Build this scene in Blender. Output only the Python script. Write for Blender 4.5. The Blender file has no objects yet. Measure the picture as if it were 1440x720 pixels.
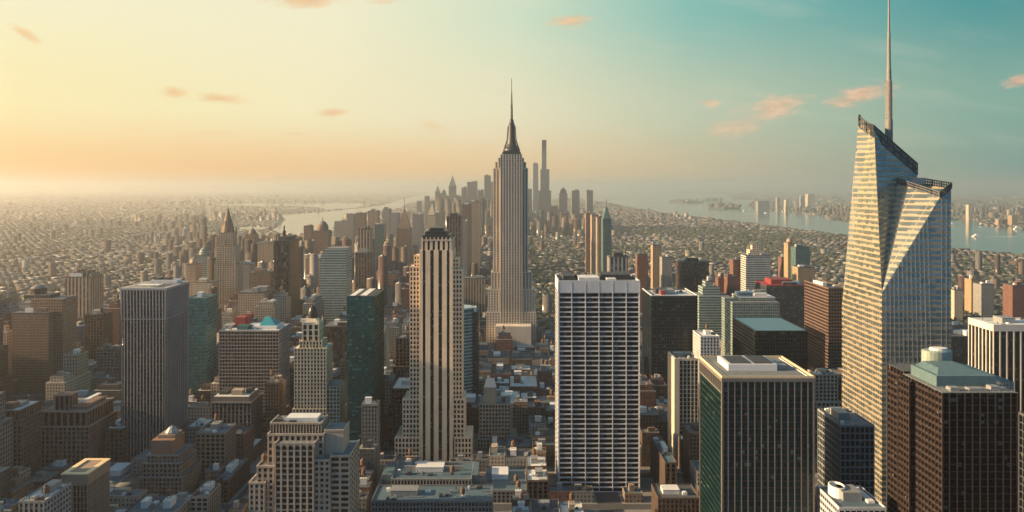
import bpy, math, random
import numpy as np
from mathutils import Vector
rng = random.Random(7)
C = bpy.context.scene.collection
SC = bpy.context.scene

# ------------------------------------------------------------------ camera
CAMZ = 260.0; F = 1200.0; HX = 720.0; HY = 262.0
cam = bpy.data.cameras.new('camera'); camo = bpy.data.objects.new('camera', cam); C.objects.link(camo)
camo.location = (0, 0, CAMZ); camo.rotation_euler = (math.pi/2, 0, 0)
cam.lens = 30.0; cam.sensor_width = 36.0; cam.shift_y = -(360-HY)/1440.0
cam.clip_start = 1.0; cam.clip_end = 300000.0
SC.camera = camo

# ------------------------------------------------------------------ node helper
class NT:
    def __init__(s, tree): s.t = tree; s.n = tree.nodes; s.l = tree.links
    def new(s, typ, **kw):
        nd = s.n.new(typ)
        for k, v in kw.items(): setattr(nd, k, v)
        return nd
    def put(s, sock, v):
        if isinstance(v, bpy.types.NodeSocket): s.l.new(v, sock)
        elif v is not None:
            if hasattr(sock.default_value, '__len__') and not hasattr(v, '__len__'): v = (v,)*len(sock.default_value)
            if hasattr(sock.default_value, '__len__') and len(sock.default_value) == 4 and len(v) == 3: v = tuple(v)+(1,)
            sock.default_value = v
    def m(s, op, a, b=None, c=None, clamp=False):
        nd = s.new('ShaderNodeMath', operation=op, use_clamp=clamp)
        s.put(nd.inputs[0], a)
        if b is not None: s.put(nd.inputs[1], b)
        if c is not None: s.put(nd.inputs[2], c)
        return nd.outputs[0]
    def mix(s, f, a, b, mode='MIX'):
        nd = s.new('ShaderNodeMix', data_type='RGBA', blend_type=mode)
        s.put(nd.inputs[0], f); s.put(nd.inputs[6], a); s.put(nd.inputs[7], b)
        return nd.outputs[2]
    def ramp(s, f, stops, interp='LINEAR'):
        nd = s.new('ShaderNodeValToRGB'); cr = nd.color_ramp; cr.interpolation = interp
        while len(cr.elements) < len(stops): cr.elements.new(0.5)
        for e, (p, c) in zip(cr.elements, stops):
            e.position = p; e.color = (*c, 1) if len(c) == 3 else c
        s.put(nd.inputs[0], f); return nd.outputs[0]
    def sep(s, v):
        nd = s.new('ShaderNodeSeparateXYZ'); s.put(nd.inputs[0], v); return nd.outputs
    def comb(s, x, y, z):
        nd = s.new('ShaderNodeCombineXYZ')
        for i, v in enumerate((x, y, z)): s.put(nd.inputs[i], v)
        return nd.outputs[0]
    def noise(s, vec, scale, detail=3, rough=.5, out=0):
        nd = s.new('ShaderNodeTexNoise'); s.put(nd.inputs['Vector'], vec); nd.inputs['Scale'].default_value = scale
        nd.inputs['Detail'].default_value = detail; nd.inputs['Roughness'].default_value = rough
        return nd.outputs[out]
    def white(s, vec):
        nd = s.new('ShaderNodeTexWhiteNoise', noise_dimensions='3D'); s.put(nd.inputs['Vector'], vec); return nd.outputs[0]
    def step(s, x, a, b):   # smooth 0..1 from a to b
        nd = s.new('ShaderNodeMapRange', interpolation_type='SMOOTHSTEP'); s.put(nd.inputs[0], x)
        nd.inputs[1].default_value = a; nd.inputs[2].default_value = b; return nd.outputs[0]

def srgb(r, g, b):
    f = lambda c: (c/255/12.92) if c <= 10 else (((c/255)+.055)/1.055)**2.4
    return (f(r), f(g), f(b))

# ------------------------------------------------------------------ sky, sun, exposure
EL = math.radians(17.0); BACK = math.radians(4.0)
SUN = Vector((-math.cos(EL)*math.cos(BACK), -math.cos(EL)*math.sin(BACK), math.sin(EL)))
W = bpy.data.worlds.new('World'); SC.world = W; W.use_nodes = True
nt = NT(W.node_tree); nt.n.clear()
out = nt.new('ShaderNodeOutputWorld'); bg = nt.new('ShaderNodeBackground')
sky = nt.new('ShaderNodeTexSky', sky_type='NISHITA'); sky.sun_disc = False
sky.sun_elevation = EL; sky.sun_rotation = math.atan2(SUN.x, SUN.y) % (2*math.pi)
sky.altitude = 200; sky.dust_density = 3.0; sky.air_density = 1.2
tc = nt.new('ShaderNodeTexCoord'); x, y, z = nt.sep(tc.outputs['Generated'])
hl = nt.m('SQRT', nt.m('ADD', nt.m('MULTIPLY', x, x), nt.m('MULTIPLY', y, y)))
az = nt.m('DIVIDE', x, nt.m('MAXIMUM', hl, .001))             # -1 toward the sunset side ... +1 away from it
a01 = nt.m('MULTIPLY_ADD', az, .5, .5)
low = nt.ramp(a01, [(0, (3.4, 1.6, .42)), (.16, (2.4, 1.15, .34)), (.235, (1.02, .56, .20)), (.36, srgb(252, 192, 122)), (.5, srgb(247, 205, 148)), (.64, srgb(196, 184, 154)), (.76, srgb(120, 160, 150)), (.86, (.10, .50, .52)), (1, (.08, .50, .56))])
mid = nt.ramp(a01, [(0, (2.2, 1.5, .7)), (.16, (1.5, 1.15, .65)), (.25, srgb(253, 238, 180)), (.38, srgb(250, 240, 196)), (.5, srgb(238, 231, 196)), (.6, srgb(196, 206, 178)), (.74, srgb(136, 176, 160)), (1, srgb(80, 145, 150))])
top = nt.ramp(a01, [(0, srgb(250, 240, 200)), (.25, srgb(249, 243, 205)), (.4, srgb(246, 241, 207)), (.5, srgb(212, 228, 200)), (.6, srgb(138, 193, 182)), (.74, srgb(68, 152, 154)), (1, srgb(40, 105, 120))])
zen = nt.ramp(a01, [(0, (.22, .26, .24)), (.45, (.06, .24, .34)), (1, (.03, .19, .29))])
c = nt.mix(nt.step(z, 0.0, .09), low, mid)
c = nt.mix(nt.step(z, .08, .21), c, top)
c = nt.mix(nt.step(z, .22, .60), c, zen)
# sky behind the viewer is dimmer and bluer
c = nt.mix(nt.m('MULTIPLY', nt.step(y, .45, -.2), .95), c, (.10, .30, .54))
nish = nt.mix(1.0, sky.outputs[0], (.10, .10, .10), 'MULTIPLY')
c = nt.mix(.05, c, nish)
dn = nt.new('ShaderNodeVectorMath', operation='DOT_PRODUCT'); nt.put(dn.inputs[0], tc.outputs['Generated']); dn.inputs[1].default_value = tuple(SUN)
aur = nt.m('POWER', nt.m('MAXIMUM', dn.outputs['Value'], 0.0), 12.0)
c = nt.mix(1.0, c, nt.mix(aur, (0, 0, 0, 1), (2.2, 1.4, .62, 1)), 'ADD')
# clouds, laid on the dome by direction
gy = nt.m('MAXIMUM', y, .05); tu = nt.m('DIVIDE', x, gy); tv = nt.m('DIVIDE', z, gy)
P = nt.comb(nt.m('SUBTRACT', tu, nt.m('MULTIPLY', tv, .8)), nt.m('MULTIPLY', tv, 2.6), 0)
wob = nt.noise(P, 30, 10, .74); big = nt.noise(P, 7, 3, .5)
clouds = [(245, 130, 36, 12, .05, 1), (310, 139, 52, 11, .10, 1), (40, 50, 40, 10, .5, .9), (470, 158, 30, 9, .0, .9), (610, 178, 34, 12, .3, .6), (800, 31, 42, 16, -.1, 1),
          (1210, 133, 70, 20, -.25, 1), (1090, 150, 70, 24, -.2, .9), (1040, 178, 60, 20, -.2, .7), (1434, 112, 36, 14, -.15, 1), (1000, 146, 20, 10, 0, .8), (430, 0, 80, 16, .0, 1),
          (412, 188, 26, 4, 0, .6), (305, 186, 44, 4, 0, .45), (195, 183, 22, 4, 0, .4), (1030, 190, 30, 8, 0, .4), (830, 190, 40, 5, 0, .3), (540, 3, 40, 6, 0, .6)]
tot = None
for (px, py, w, h, ang, st) in clouds:
    du = nt.m('SUBTRACT', tu, (px-HX)/F); dv = nt.m('SUBTRACT', tv, (HY-py)/F)
    ca, sa = math.cos(ang), math.sin(ang)
    uu = nt.m('MULTIPLY', nt.m('SUBTRACT', nt.m('MULTIPLY', du, ca), nt.m('MULTIPLY', dv, sa)), F/w)
    vv = nt.m('MULTIPLY', nt.m('ADD', nt.m('MULTIPLY', du, sa), nt.m('MULTIPLY', dv, ca)), F/h)
    r = nt.m('SQRT', nt.m('ADD', nt.m('MULTIPLY', uu, uu), nt.m('MULTIPLY', vv, vv)))
    f = nt.m('SUBTRACT', nt.m('ADD', nt.m('MULTIPLY', nt.m('SUBTRACT', 1.0, r), .75), nt.m('MULTIPLY', wob, 1.9)), 1.0)
    f = nt.m('MULTIPLY', nt.step(f, .04, .68), st)
    tot = f if tot is None else nt.m('MAXIMUM', tot, f)
ccol = nt.ramp(a01, [(.2, srgb(240, 196, 138)), (.5, srgb(240, 200, 150)), (.62, srgb(244, 200, 162)), (.8, srgb(226, 186, 158))])
ccol = nt.mix(nt.step(nt.noise(P, 60, 4, .6), .35, .65), nt.mix(1.0, ccol, (.90, .84, .84, 1), 'MULTIPLY'), nt.mix(1.0, ccol, (1.06, 1.06, 1.08, 1), 'MULTIPLY'))
c = nt.mix(nt.m('MULTIPLY', nt.m('MULTIPLY', tot, .85), nt.step(y, 0, .3)), c, ccol)
cir = nt.noise(nt.comb(nt.m('MULTIPLY', P if False else tu, 1.6), nt.m('MULTIPLY_ADD', tu, 1.1, nt.m('MULTIPLY', tv, 9.0)), .3), 3.2, 8, .62)
c = nt.mix(nt.m('MULTIPLY', nt.m('MULTIPLY', nt.step(cir, .48, .72), nt.step(z, .01, .06)), .22), c, nt.mix(.5, c, (.95, .80, .62, 1)))
# very faint large scale unevenness
c = nt.mix(nt.m('MULTIPLY', nt.step(big, .45, .75), .07), c, nt.mix(1.0, c, (1.10, 1.0, .92), 'MULTIPLY'))
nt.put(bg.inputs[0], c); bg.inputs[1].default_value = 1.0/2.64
nt.l.new(bg.outputs[0], out.inputs[0])
try: W.cycles.sampling_method = 'MANUAL'; W.cycles.sample_map_resolution = 1024
except Exception: pass

sl = bpy.data.lights.new('sun', 'SUN'); so = bpy.data.objects.new('sun', sl); C.objects.link(so)
sl.energy = 5.0; sl.angle = math.radians(.6); sl.color = (1.0, .69, .38)
so.rotation_euler = (-SUN).to_track_quat('-Z', 'Y').to_euler(); so.location = (-800, -300, 900)
SC.view_settings.view_transform = 'Standard'; SC.view_settings.look = 'None'
SC.view_settings.exposure = 1.4; SC.view_settings.gamma = 1.0; SC.view_settings.use_curve_mapping = False
cy = SC.cycles
cy.max_bounces = 7; cy.diffuse_bounces = 2; cy.glossy_bounces = 2; cy.transmission_bounces = 2; cy.volume_bounces = 4
cy.use_denoising = True; cy.sample_clamp_indirect = 4.0

HAZE_DENSITY = 7.8e-5

# ------------------------------------------------------------------ mesh helpers
class MB:
    def __init__(s): s.v = []; s.f = []; s.mi = []; s.sm = []
    def face(s, pts, mi=0):
        b = len(s.v); s.v += [tuple(p) for p in pts]; s.f.append(tuple(range(b, b+len(pts)))); s.mi.append(mi)
    def box(s, x0, x1, y0, y1, z0, z1, mi=0, top=None):
        b = len(s.v)
        s.v += [(x0, y0, z0), (x1, y0, z0), (x1, y1, z0), (x0, y1, z0), (x0, y0, z1), (x1, y0, z1), (x1, y1, z1), (x0, y1, z1)]
        for q in ((0, 3, 2, 1), (0, 1, 5, 4), (1, 2, 6, 5), (2, 3, 7, 6), (3, 0, 4, 7)): s.f.append(tuple(b+i for i in q)); s.mi.append(mi)
        s.f.append((b+4, b+5, b+6, b+7)); s.mi.append(mi if top is None else top)
    def frus(s, a, b_, z0, z1, mi=0):       # a, b_ = (x0,x1,y0,y1)
        b = len(s.v)
        s.v += [(a[0], a[2], z0), (a[1], a[2], z0), (a[1], a[3], z0), (a[0], a[3], z0), (b_[0], b_[2], z1), (b_[1], b_[2], z1), (b_[1], b_[3], z1), (b_[0], b_[3], z1)]
        for q in ((0, 3, 2, 1), (0, 1, 5, 4), (1, 2, 6, 5), (2, 3, 7, 6), (3, 0, 4, 7), (4, 5, 6, 7)): s.f.append(tuple(b+i for i in q)); s.mi.append(mi)
    def lathe(s, cx, cy, prof, n=16, mi=0, rx=1, ry=1, a0=0.0):   # prof [(r,z)...]
        b = len(s.v)
        for r, z in prof:
            for i in range(n):
                t = a0+2*math.pi*i/n; s.v.append((cx+rx*r*math.cos(t), cy+ry*r*math.sin(t), z))
        for k in range(len(prof)-1):
            for i in range(n):
                j = (i+1) % n; s.f.append((b+k*n+i, b+k*n+j, b+(k+1)*n+j, b+(k+1)*n+i)); s.mi.append(mi)
        s.f.append(tuple(b+(len(prof)-1)*n+i for i in range(n))); s.mi.append(mi)
        s.f.append(tuple(b+i for i in reversed(range(n)))); s.mi.append(mi)
    def prism(s, pts, z0, z1, mi=0):        # pts ccw footprint
        n = len(pts); b = len(s.v)
        s.v += [(p[0], p[1], z0) for p in pts]+[(p[0], p[1], z1) for p in pts]
        for i in range(n): j = (i+1) % n; s.f.append((b+i, b+j, b+n+j, b+n+i)); s.mi.append(mi)
        s.f.append(tuple(b+n+i for i in range(n))); s.mi.append(mi); s.f.append(tuple(b+i for i in reversed(range(n)))); s.mi.append(mi)
    def beam(s, p, q, r, mi=0):
        p = Vector(p); q = Vector(q); d = (q-p).normalized(); u = d.cross(Vector((0, 0, 1)))
        if u.length < 1e-3: u = Vector((1, 0, 0))
        u.normalize(); w = d.cross(u)
        b = len(s.v)
        for c0 in (p, q):
            for a, e in ((-1, -1), (1, -1), (1, 1), (-1, 1)): s.v.append(tuple(c0+u*a*r+w*e*r))
        for q4 in ((0, 3, 2, 1), (4, 5, 6, 7), (0, 1, 5, 4), (1, 2, 6, 5), (2, 3, 7, 6), (3, 0, 4, 7)): s.f.append(tuple(b+i for i in q4)); s.mi.append(mi)
    def build(s, name, mats, parent=None, loc=(0, 0, 0)):
        if not s.f: return None
        me = bpy.data.meshes.new(name)
        ox, oy, oz = loc
        me.from_pydata([(a-ox, b-oy, c_-oz) for a, b, c_ in s.v], [], s.f)
        mats = mats if isinstance(mats, (list, tuple)) else [mats]
        for m_ in mats: me.materials.append(m_)
        if len(mats) > 1: me.polygons.foreach_set('material_index', s.mi)
        me.update()
        o = bpy.data.objects.new(name, me); C.objects.link(o)
        if parent is not None: o.parent = parent
        else: o.location = loc
        return o

def tag(o, label=None, cat=None, group=None, kind=None):
    if label: o['label'] = label
    if cat: o['category'] = cat
    if group: o['group'] = group
    if kind: o['kind'] = kind
    return o
def empty(name, loc, label, cat, group=None):
    o = bpy.data.objects.new(name, None); C.objects.link(o); o.location = loc
    return tag(o, label, cat, group)

# ------------------------------------------------------------------ materials
MC = {}
def newmat(name):
    m_ = bpy.data.materials.new(name); m_.use_nodes = True; t = NT(m_.node_tree)
    bs = t.n.get('Principled BSDF'); return m_, t, bs
def plain(name, col, rough=.8, metal=0, amp=.25, scale=.25):
    if name in MC: return MC[name]
    m_, t, bs = newmat(name); g = t.new('ShaderNodeNewGeometry')
    n1 = t.noise(g.outputs['Position'], scale, 4, .6)
    f = t.m('MULTIPLY_ADD', n1, 2*amp, 1-amp)
    col_ = t.mix(1.0, (*col, 1), t.comb(f, f, f), 'MULTIPLY')
    t.put(bs.inputs['Base Color'], col_); bs.inputs['Roughness'].default_value = rough; bs.inputs['Metallic'].default_value = metal
    MC[name] = m_; return m_
def stone(name, col, dirt=.35, rough=.85):
    if name in MC: return MC[name]
    m_, t, bs = newmat(name); g = t.new('ShaderNodeNewGeometry'); p = g.outputs['Position']
    mp = t.new('ShaderNodeMapping'); t.put(mp.inputs[0], p); mp.inputs['Scale'].default_value = (1, 1, .07)
    streak = t.noise(mp.outputs[0], .35, 5, .65); n2 = t.noise(p, .045, 3, .5); n3 = t.noise(p, 1.3, 3, .6)
    f = t.m('MULTIPLY_ADD', streak, dirt*1.5, 1-dirt*1.0)
    f = t.m('MULTIPLY', f, t.m('MULTIPLY_ADD', n2, .5, .75)); f = t.m('MULTIPLY', f, t.m('MULTIPLY_ADD', n3, .3, .85))
    t.put(bs.inputs['Base Color'], t.mix(1.0, (*col, 1), t.comb(f, f, f), 'MULTIPLY')); bs.inputs['Roughness'].default_value = rough
    MC[name] = m_; return m_
def wall_uv(t):
    g = t.new('ShaderNodeNewGeometry'); px, py, pz = t.sep(g.outputs['Position']); nx, ny, nz = t.sep(g.outputs['True Normal'])
    side = t.m('GREATER_THAN', t.m('ABSOLUTE', nx), t.m('ABSOLUTE', ny))
    u = t.m('ADD', t.m('MULTIPLY', side, py), t.m('MULTIPLY', t.m('SUBTRACT', 1.0, side), px))
    return g, u, pz, t.m('GREATER_THAN', t.m('ABSOLUTE', nz), .6), nz
def glass(name, col, bay=3.0, fl=3.6, blinds=.10, rough=.12, blindcol=(.09, .09, .085), spec=.22, metal=0.0):
    if name in MC: return MC[name]
    m_, t, bs = newmat(name); g, u, v, flat, nz = wall_uv(t)
    cell = t.comb(t.m('FLOOR', t.m('DIVIDE', u, bay)), t.m('FLOOR', t.m('DIVIDE', v, fl)), t.m('FLOOR', t.m('MULTIPLY', t.sep(g.outputs['Position'])[0], .02)))
    w = t.white(cell)
    c0 = t.mix(w, tuple(k*.55 for k in col)+(1,), tuple(k*1.5 for k in col)+(1,))
    bl = t.m('MULTIPLY', t.m('GREATER_THAN', t.white(t.comb(w, v if False else .37, w)), 1-blinds), t.m('GREATER_THAN', t.m('FRACT', t.m('DIVIDE', v, fl)), .45))
    t.put(bs.inputs['Base Color'], t.mix(bl, c0, (*blindcol, 1)))
    t.put(bs.inputs['Roughness'], t.m('MULTIPLY_ADD', bl, .4, rough)); bs.inputs['Specular IOR Level'].default_value = spec
    bs.inputs['Metallic'].default_value = metal
    bp = t.new('ShaderNodeBump'); bp.inputs['Strength'].default_value = .10; bp.inputs['Distance'].default_value = .5
    t.put(bp.inputs['Height'], t.m('ADD', t.noise(g.outputs['Position'], .22, 2, .5), t.m('MULTIPLY', w, .15)))
    t.l.new(bp.outputs[0], bs.inputs['Normal'])
    MC[name] = m_; return m_
def pattern(name, wallc, winc=(.02, .025, .03), bay=3.4, fl=3.5, wf=.5, hf=.5, roofc=(.16, .16, .16), attr=False, objcol=False, glassy=.2, vary=.3):
    """wall with rows of windows, computed from world position on every side of a building"""
    if name in MC: return MC[name]
    m_, t, bs = newmat(name); g, u, v, flat, nz = wall_uv(t)
    if attr:
        an = t.new('ShaderNodeAttribute', attribute_name='col'); wc = an.outputs['Color']
        rn = t.new('ShaderNodeAttribute', attribute_name='roof'); rc = rn.outputs['Color']
        ph = t.m('MULTIPLY', an.outputs['Alpha'], 10.0)
        u = t.m('ADD', u, ph)
    elif objcol:
        oi = t.new('ShaderNodeObjectInfo'); wc = oi.outputs['Color']; rc = t.mix(oi.outputs['Random'], (.10, .12, .13, 1), (.34, .34, .32, 1))
        u = t.m('ADD', u, t.m('MULTIPLY', oi.outputs['Random'], 9.0))
    else: wc = (*wallc, 1); rc = (*roofc, 1)
    fu = t.m('FRACT', t.m('DIVIDE', u, bay)); fv = t.m('FRACT', t.m('DIVIDE', v, fl))
    inw = t.m('MULTIPLY', t.m('LESS_THAN', t.m('ABSOLUTE', t.m('SUBTRACT', fu, .5)), wf/2), t.m('LESS_THAN', t.m('ABSOLUTE', t.m('SUBTRACT', fv, .5)), hf/2))
    inw = t.m('MULTIPLY', inw, t.m('SUBTRACT', 1.0, flat))
    w = t.white(t.comb(t.m('FLOOR', t.m('DIVIDE', u, bay)), t.m('FLOOR', t.m('DIVIDE', v, fl)), 3.1))
    wcol = t.mix(t.m('MULTIPLY', t.m('POWER', w, 3.0), .5), (*winc, 1), (.25, .24, .2, 1))
    p = g.outputs['Position']
    mp = t.new('ShaderNodeMapping'); t.put(mp.inputs[0], p); mp.inputs['Scale'].default_value = (1, 1, .1)
    f = t.m('MULTIPLY', t.m('MULTIPLY_ADD', t.noise(mp.outputs[0], .2, 3, .6), vary*2, 1-vary), t.m('MULTIPLY_ADD', t.noise(p, 1.1, 2, .6), .3, .85))
    rf = t.m('MULTIPLY_ADD', t.noise(p, .35, 4, .75), 1.3, .35)
    base = t.mix(1.0, wc, t.comb(f, f, f), 'MULTIPLY'); roof = t.mix(1.0, rc, t.comb(rf, rf, rf), 'MULTIPLY')
    c_ = t.mix(inw, base, wcol); c_ = t.mix(flat, c_, roof)
    t.put(bs.inputs['Base Color'], c_)
    t.put(bs.inputs['Roughness'], t.m('MULTIPLY_ADD', inw, glassy-.85, .85))
    MC[name] = m_; return m_

M_ROOF = plain('roof_gravel', (.13, .145, .15), .9, 0, .5, .3)
M_ROOFD = plain('roof_tar', (.055, .065, .075), .85, 0, .5, .3)
M_ROOFB = plain('roof_blue_membrane', (.065, .115, .14), .7, 0, .35, .3)
M_ROOFL = plain('roof_white_membrane', (.52, .54, .52), .7, 0, .3, .3)
M_MECH = plain('mechanical_grey', (.26, .27, .27), .55, .3, .3, .6)
M_MECHW = plain('mechanical_white', (.62, .62, .60), .5, 0, .2, .6)
M_MECHD = plain('mechanical_dark', (.04, .04, .045), .6, .2, .3, .6)
M_WOOD = plain('tank_wood', (.11, .065, .04), .85, 0, .35, 1.2)
M_RED = plain('red_paint', (.24, .025, .03), .6, 0, .25, .3)
M_TEAL = plain('teal_tarp', (.01, .22, .28), .6, 0, .3, .4)
M_DKGLASS = glass('window_glass_dark', (.004, .005, .008), 3.0, 3.5, .10)
M_DKMETAL = plain('dark_metal', (.03, .032, .038), .45, .5, .3, .5)
PAL = {'tan brick': (.24, .175, .125), 'red brick': (.14, .062, .048), 'brown brick': (.10, .066, .050), 'cream stone': (.38, .32, .25),
       'grey stone': (.18, .175, .165), 'dark grey': (.06, .064, .07), 'pale concrete': (.30, .29, .27)}
PSTONE = {k: stone('masonry_'+k.replace(' ', '_'), v) for k, v in PAL.items()}

# ------------------------------------------------------------------ facade geometry
def facade(mb, wins, x0, x1, y0, y1, z0, z1, bay=4.0, fl=3.8, pw=1.2, sh=1.4, pr=.6, core=0, sides='FLRB', spr=.18, wsides='', hw=1.0, top=0.0, grow=1):
    """core box recessed by pr, piers and spandrels standing proud; window cells of the sides in wsides go to wins"""
    mb.box(x0+pr, x1-pr, y0+pr, y1-pr, z0, z1-.05, core)
    if top > 0:
        mb.box(x0-.05, x1+.05, y0-.05, y1+.05, z1-top, z1, 0); ztop = z1-top
    else: ztop = z1
    for s in sides:
        W_ = (x1-x0) if s in 'FB' else (y1-y0)
        n = max(1, round(W_/bay)); bw = W_/n; nf = max(1, round((ztop-z0)/fl)); fh = (ztop-z0)/nf
        def put(m_, u0, u1, d0, d1, a, b, mi=0):
            if s == 'F': m_.box(x0+u0, x0+u1, y0+d0, y0+d1, a, b, mi)
            elif s == 'B': m_.box(x0+u0, x0+u1, y1-d1, y1-d0, a, b, mi)
            elif s == 'L': m_.box(x0+d0, x0+d1, y0+u0, y0+u1, a, b, mi)
            else: m_.box(x1-d1, x1-d0, y0+u0, y0+u1, a, b, mi)
        if pw > 0:
            for i in range(n+1):
                w2 = pw/2
                u = i*bw
                a, b = max(u-w2, 0.0 if s in 'FB' else pr*.5), min(u+w2, W_ if s in 'FB' else W_-pr*.5)
                if i in (0, n): a, b = (a, u+w2*1.3) if i == 0 else (u-w2*1.3, b)
                put(mb, a, b, 0 if s in 'FB' else .004, pr+.05, z0, ztop+.0)
        if sh > 0:
            for k in range(nf+1):
                a = z0+k*fh-(sh*.5 if k else 0); b = min(z0+k*fh+sh*.5, ztop-.01)
                if b-a > .05: put(mb, .12, W_-.12, spr, pr+.04, a, b)
        if s in wsides and wins is not None:
            for k in range(nf):
                for i in range(n):
                    u0 = i*bw+pw/2; u1 = (i+1)*bw-pw/2; a = z0+k*fh+sh*.5; b = z0+(k+1)*fh-sh*.5
                    if u1-u0 > .3 and b-a > .3: wins.append((s, x0, x1, y0, y1, pr, u0, u1, a, b))

WMESH = {}
def window_parts(wins, root, limit=100, mat=None, fm=None):
    """the windows that show best get objects of their own; what is past the limit is one part"""
    mat = mat or M_DKGLASS
    cx = root.location
    wins = sorted(wins, key=lambda w: (-(w[9]), 0 if w[0] == 'F' else 1))
    rest = MB()
    for i, (s, x0, x1, y0, y1, pr, u0, u1, a, b) in enumerate(wins):
        d0, d1 = pr-.16, pr-.0
        if s == 'F': bx = (x0+u0, x0+u1, y0+d0, y0+d1)
        elif s == 'B': bx = (x0+u0, x0+u1, y1-d1, y1-d0)
        elif s == 'L': bx = (x0+d0, x0+d1, y0+u0, y0+u1)
        else: bx = (x1-d1, x1-d0, y0+u0, y0+u1)
        if i < limit:
            w_, d_, h_ = bx[1]-bx[0], bx[3]-bx[2], b-a
            key = (round(w_, 2), round(d_, 2), round(h_, 2), mat.name)
            if key not in WMESH:
                t = MB(); t.box(-w_/2, w_/2, -d_/2, d_/2, 0, h_)
                me = bpy.data.meshes.new('window'); me.from_pydata(t.v, [], t.f); me.materials.append(mat); WMESH[key] = me
            o = bpy.data.objects.new('window', WMESH[key]); C.objects.link(o); o.parent = root
            o.location = ((bx[0]+bx[1])/2-cx[0], (bx[2]+bx[3])/2-cx[1], a)
        else: rest.box(*bx, a, b)
    if rest.f:
        o = rest.build('windows', mat, root, cx); o['kind'] = 'stuff'

def part(mb, name, mats, root):
    return mb.build(name, mats, root, tuple(root.location))

def roof_kit(root, x0, x1, y0, y1, z, r, par=1.1, roofm=None, wallm=None, tank=None, n=3, mech=True):
    """parapet, roof surface and the plant standing on it"""
    roofm = roofm or M_ROOF; wallm = wallm or M_MECH
    m = MB(); w = .5
    m.box(x0, x1, y0, y0+w, z, z+par); m.box(x0, x1, y1-w, y1, z, z+par); m.box(x0, x0+w, y0+w, y1-w, z, z+par); m.box(x1-w, x1, y0+w, y1-w, z, z+par)
    part(m, 'parapet', wallm, root)
    m = MB(); m.box(x0+w, x1-w, y0+w, y1-w, z, z+.12); part(m, 'roof', roofm, root)
    z += .12; W_, H_ = x1-x0, y1-y0
    if not mech or W_ < 8 or H_ < 8: return
    bw, bd, bh = W_*r.uniform(.22, .4), H_*r.uniform(.22, .4), r.uniform(3, 5.5)
    bx, by = x0+W_*r.uniform(.12, .45), y0+H_*r.uniform(.3, .5)
    m = MB(); m.box(bx, bx+bw, by, by+bd, z, z+bh); m.box(bx-.2, bx+bw+.2, by-.2, by+bd+.2, z+bh, z+bh+.3)
    m.box(bx+bw*.3, bx+bw*.3+1.2, by-.05, by+.1, z, z+2.1)
    part(m, 'bulkhead', r.choice([wallm, M_MECH, M_MECHW]), root)
    for k in range(n):
        uw, ud, uh = r.uniform(1.8, 4.5), r.uniform(1.8, 4.5), r.uniform(1.0, 2.4)
        ux, uy = x0+1.5+r.random()*(W_-uw-3), y0+1.5+r.random()*(H_-ud-3)
        if bx-uw < ux < bx+bw and by-ud < uy < by+bd: continue
        m = MB(); m.box(ux, ux+uw, uy, uy+ud, z, z+uh); m.lathe(ux+uw/2, uy+ud/2, [(min(uw, ud)*.35, z+uh), (min(uw, ud)*.35, z+uh+.4)], 10)
        part(m, 'air_handler', r.choice([M_MECH, M_MECHW, M_MECHD]), root)
    m = MB()
    for k in range(max(1, n//2)):
        u, v = x0+1.5+r.random()*(W_-3), y0+1.5+r.random()*(H_-3); q = min(x1-1.2, u+r.uniform(4, 12))
        v2 = min(y1-1.2, v+r.uniform(2, 7))
        m = MB(); m.beam((u, v, z+.5), (q, v, z+.5), .28); m.beam((q, v-.28, z+.502), (q, v2, z+.502), .282); part(m, 'duct', M_MECH, root)
        m = MB(); m.lathe(u, v2, [(.4, z), (.4, z+1.6), (.7, z+1.7), (.1, z+2.2)], 8); part(m, 'roof_vent', M_MECHD, root)
    if tank:
        tx, ty, tz, tr = bx+bw*.5, by+bd*.5, z+bh+.3, r.uniform(1.7, 2.3)
        if tank == 2: tx, ty, tz = x0+W_*.75, y0+H_*.3, z
        m = MB()
        for a in range(4):
            ca, sa = math.cos(a*math.pi/2+.78)*tr*.75, math.sin(a*math.pi/2+.78)*tr*.75
            m.beam((tx+ca, ty+sa, tz), (tx+ca, ty+sa, tz+2.6), .14)
        m.lathe(tx, ty, [(tr*.95, tz+2.5), (tr, tz+2.7), (tr*.93, tz+6.2), (tr*1.06, tz+6.3), (.15, tz+8.2)], 14)
        part(m, 'water_tank', M_WOOD, root)

# ------------------------------------------------------------------ landmark bookkeeping
FOOT = []     # footprints in metres: (x0,x1,y0,y1)
LMS = []      # name used in labels of neighbours, px, py, D
RAST = []     # (D, px0,px1,py0)
def X(px, D): return (px-HX)*D/F
def Z(py, D): return CAMZ-(py-HY)*D/F
def reg(x0, x1, y0, y1, zt, short=None):
    FOOT.append((x0-3, x1+3, y0-3, y1+3))
    RAST.append((y0, HX+x0*F/y0, HX+x1*F/y0, HY-(zt-CAMZ)*F/y0, y1, zt, x0, x1))
    if short: LMS.append((short, HX+(x0+x1)/2*F/y0, HY-(zt*.7-CAMZ)*F/y0, y0))

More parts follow.
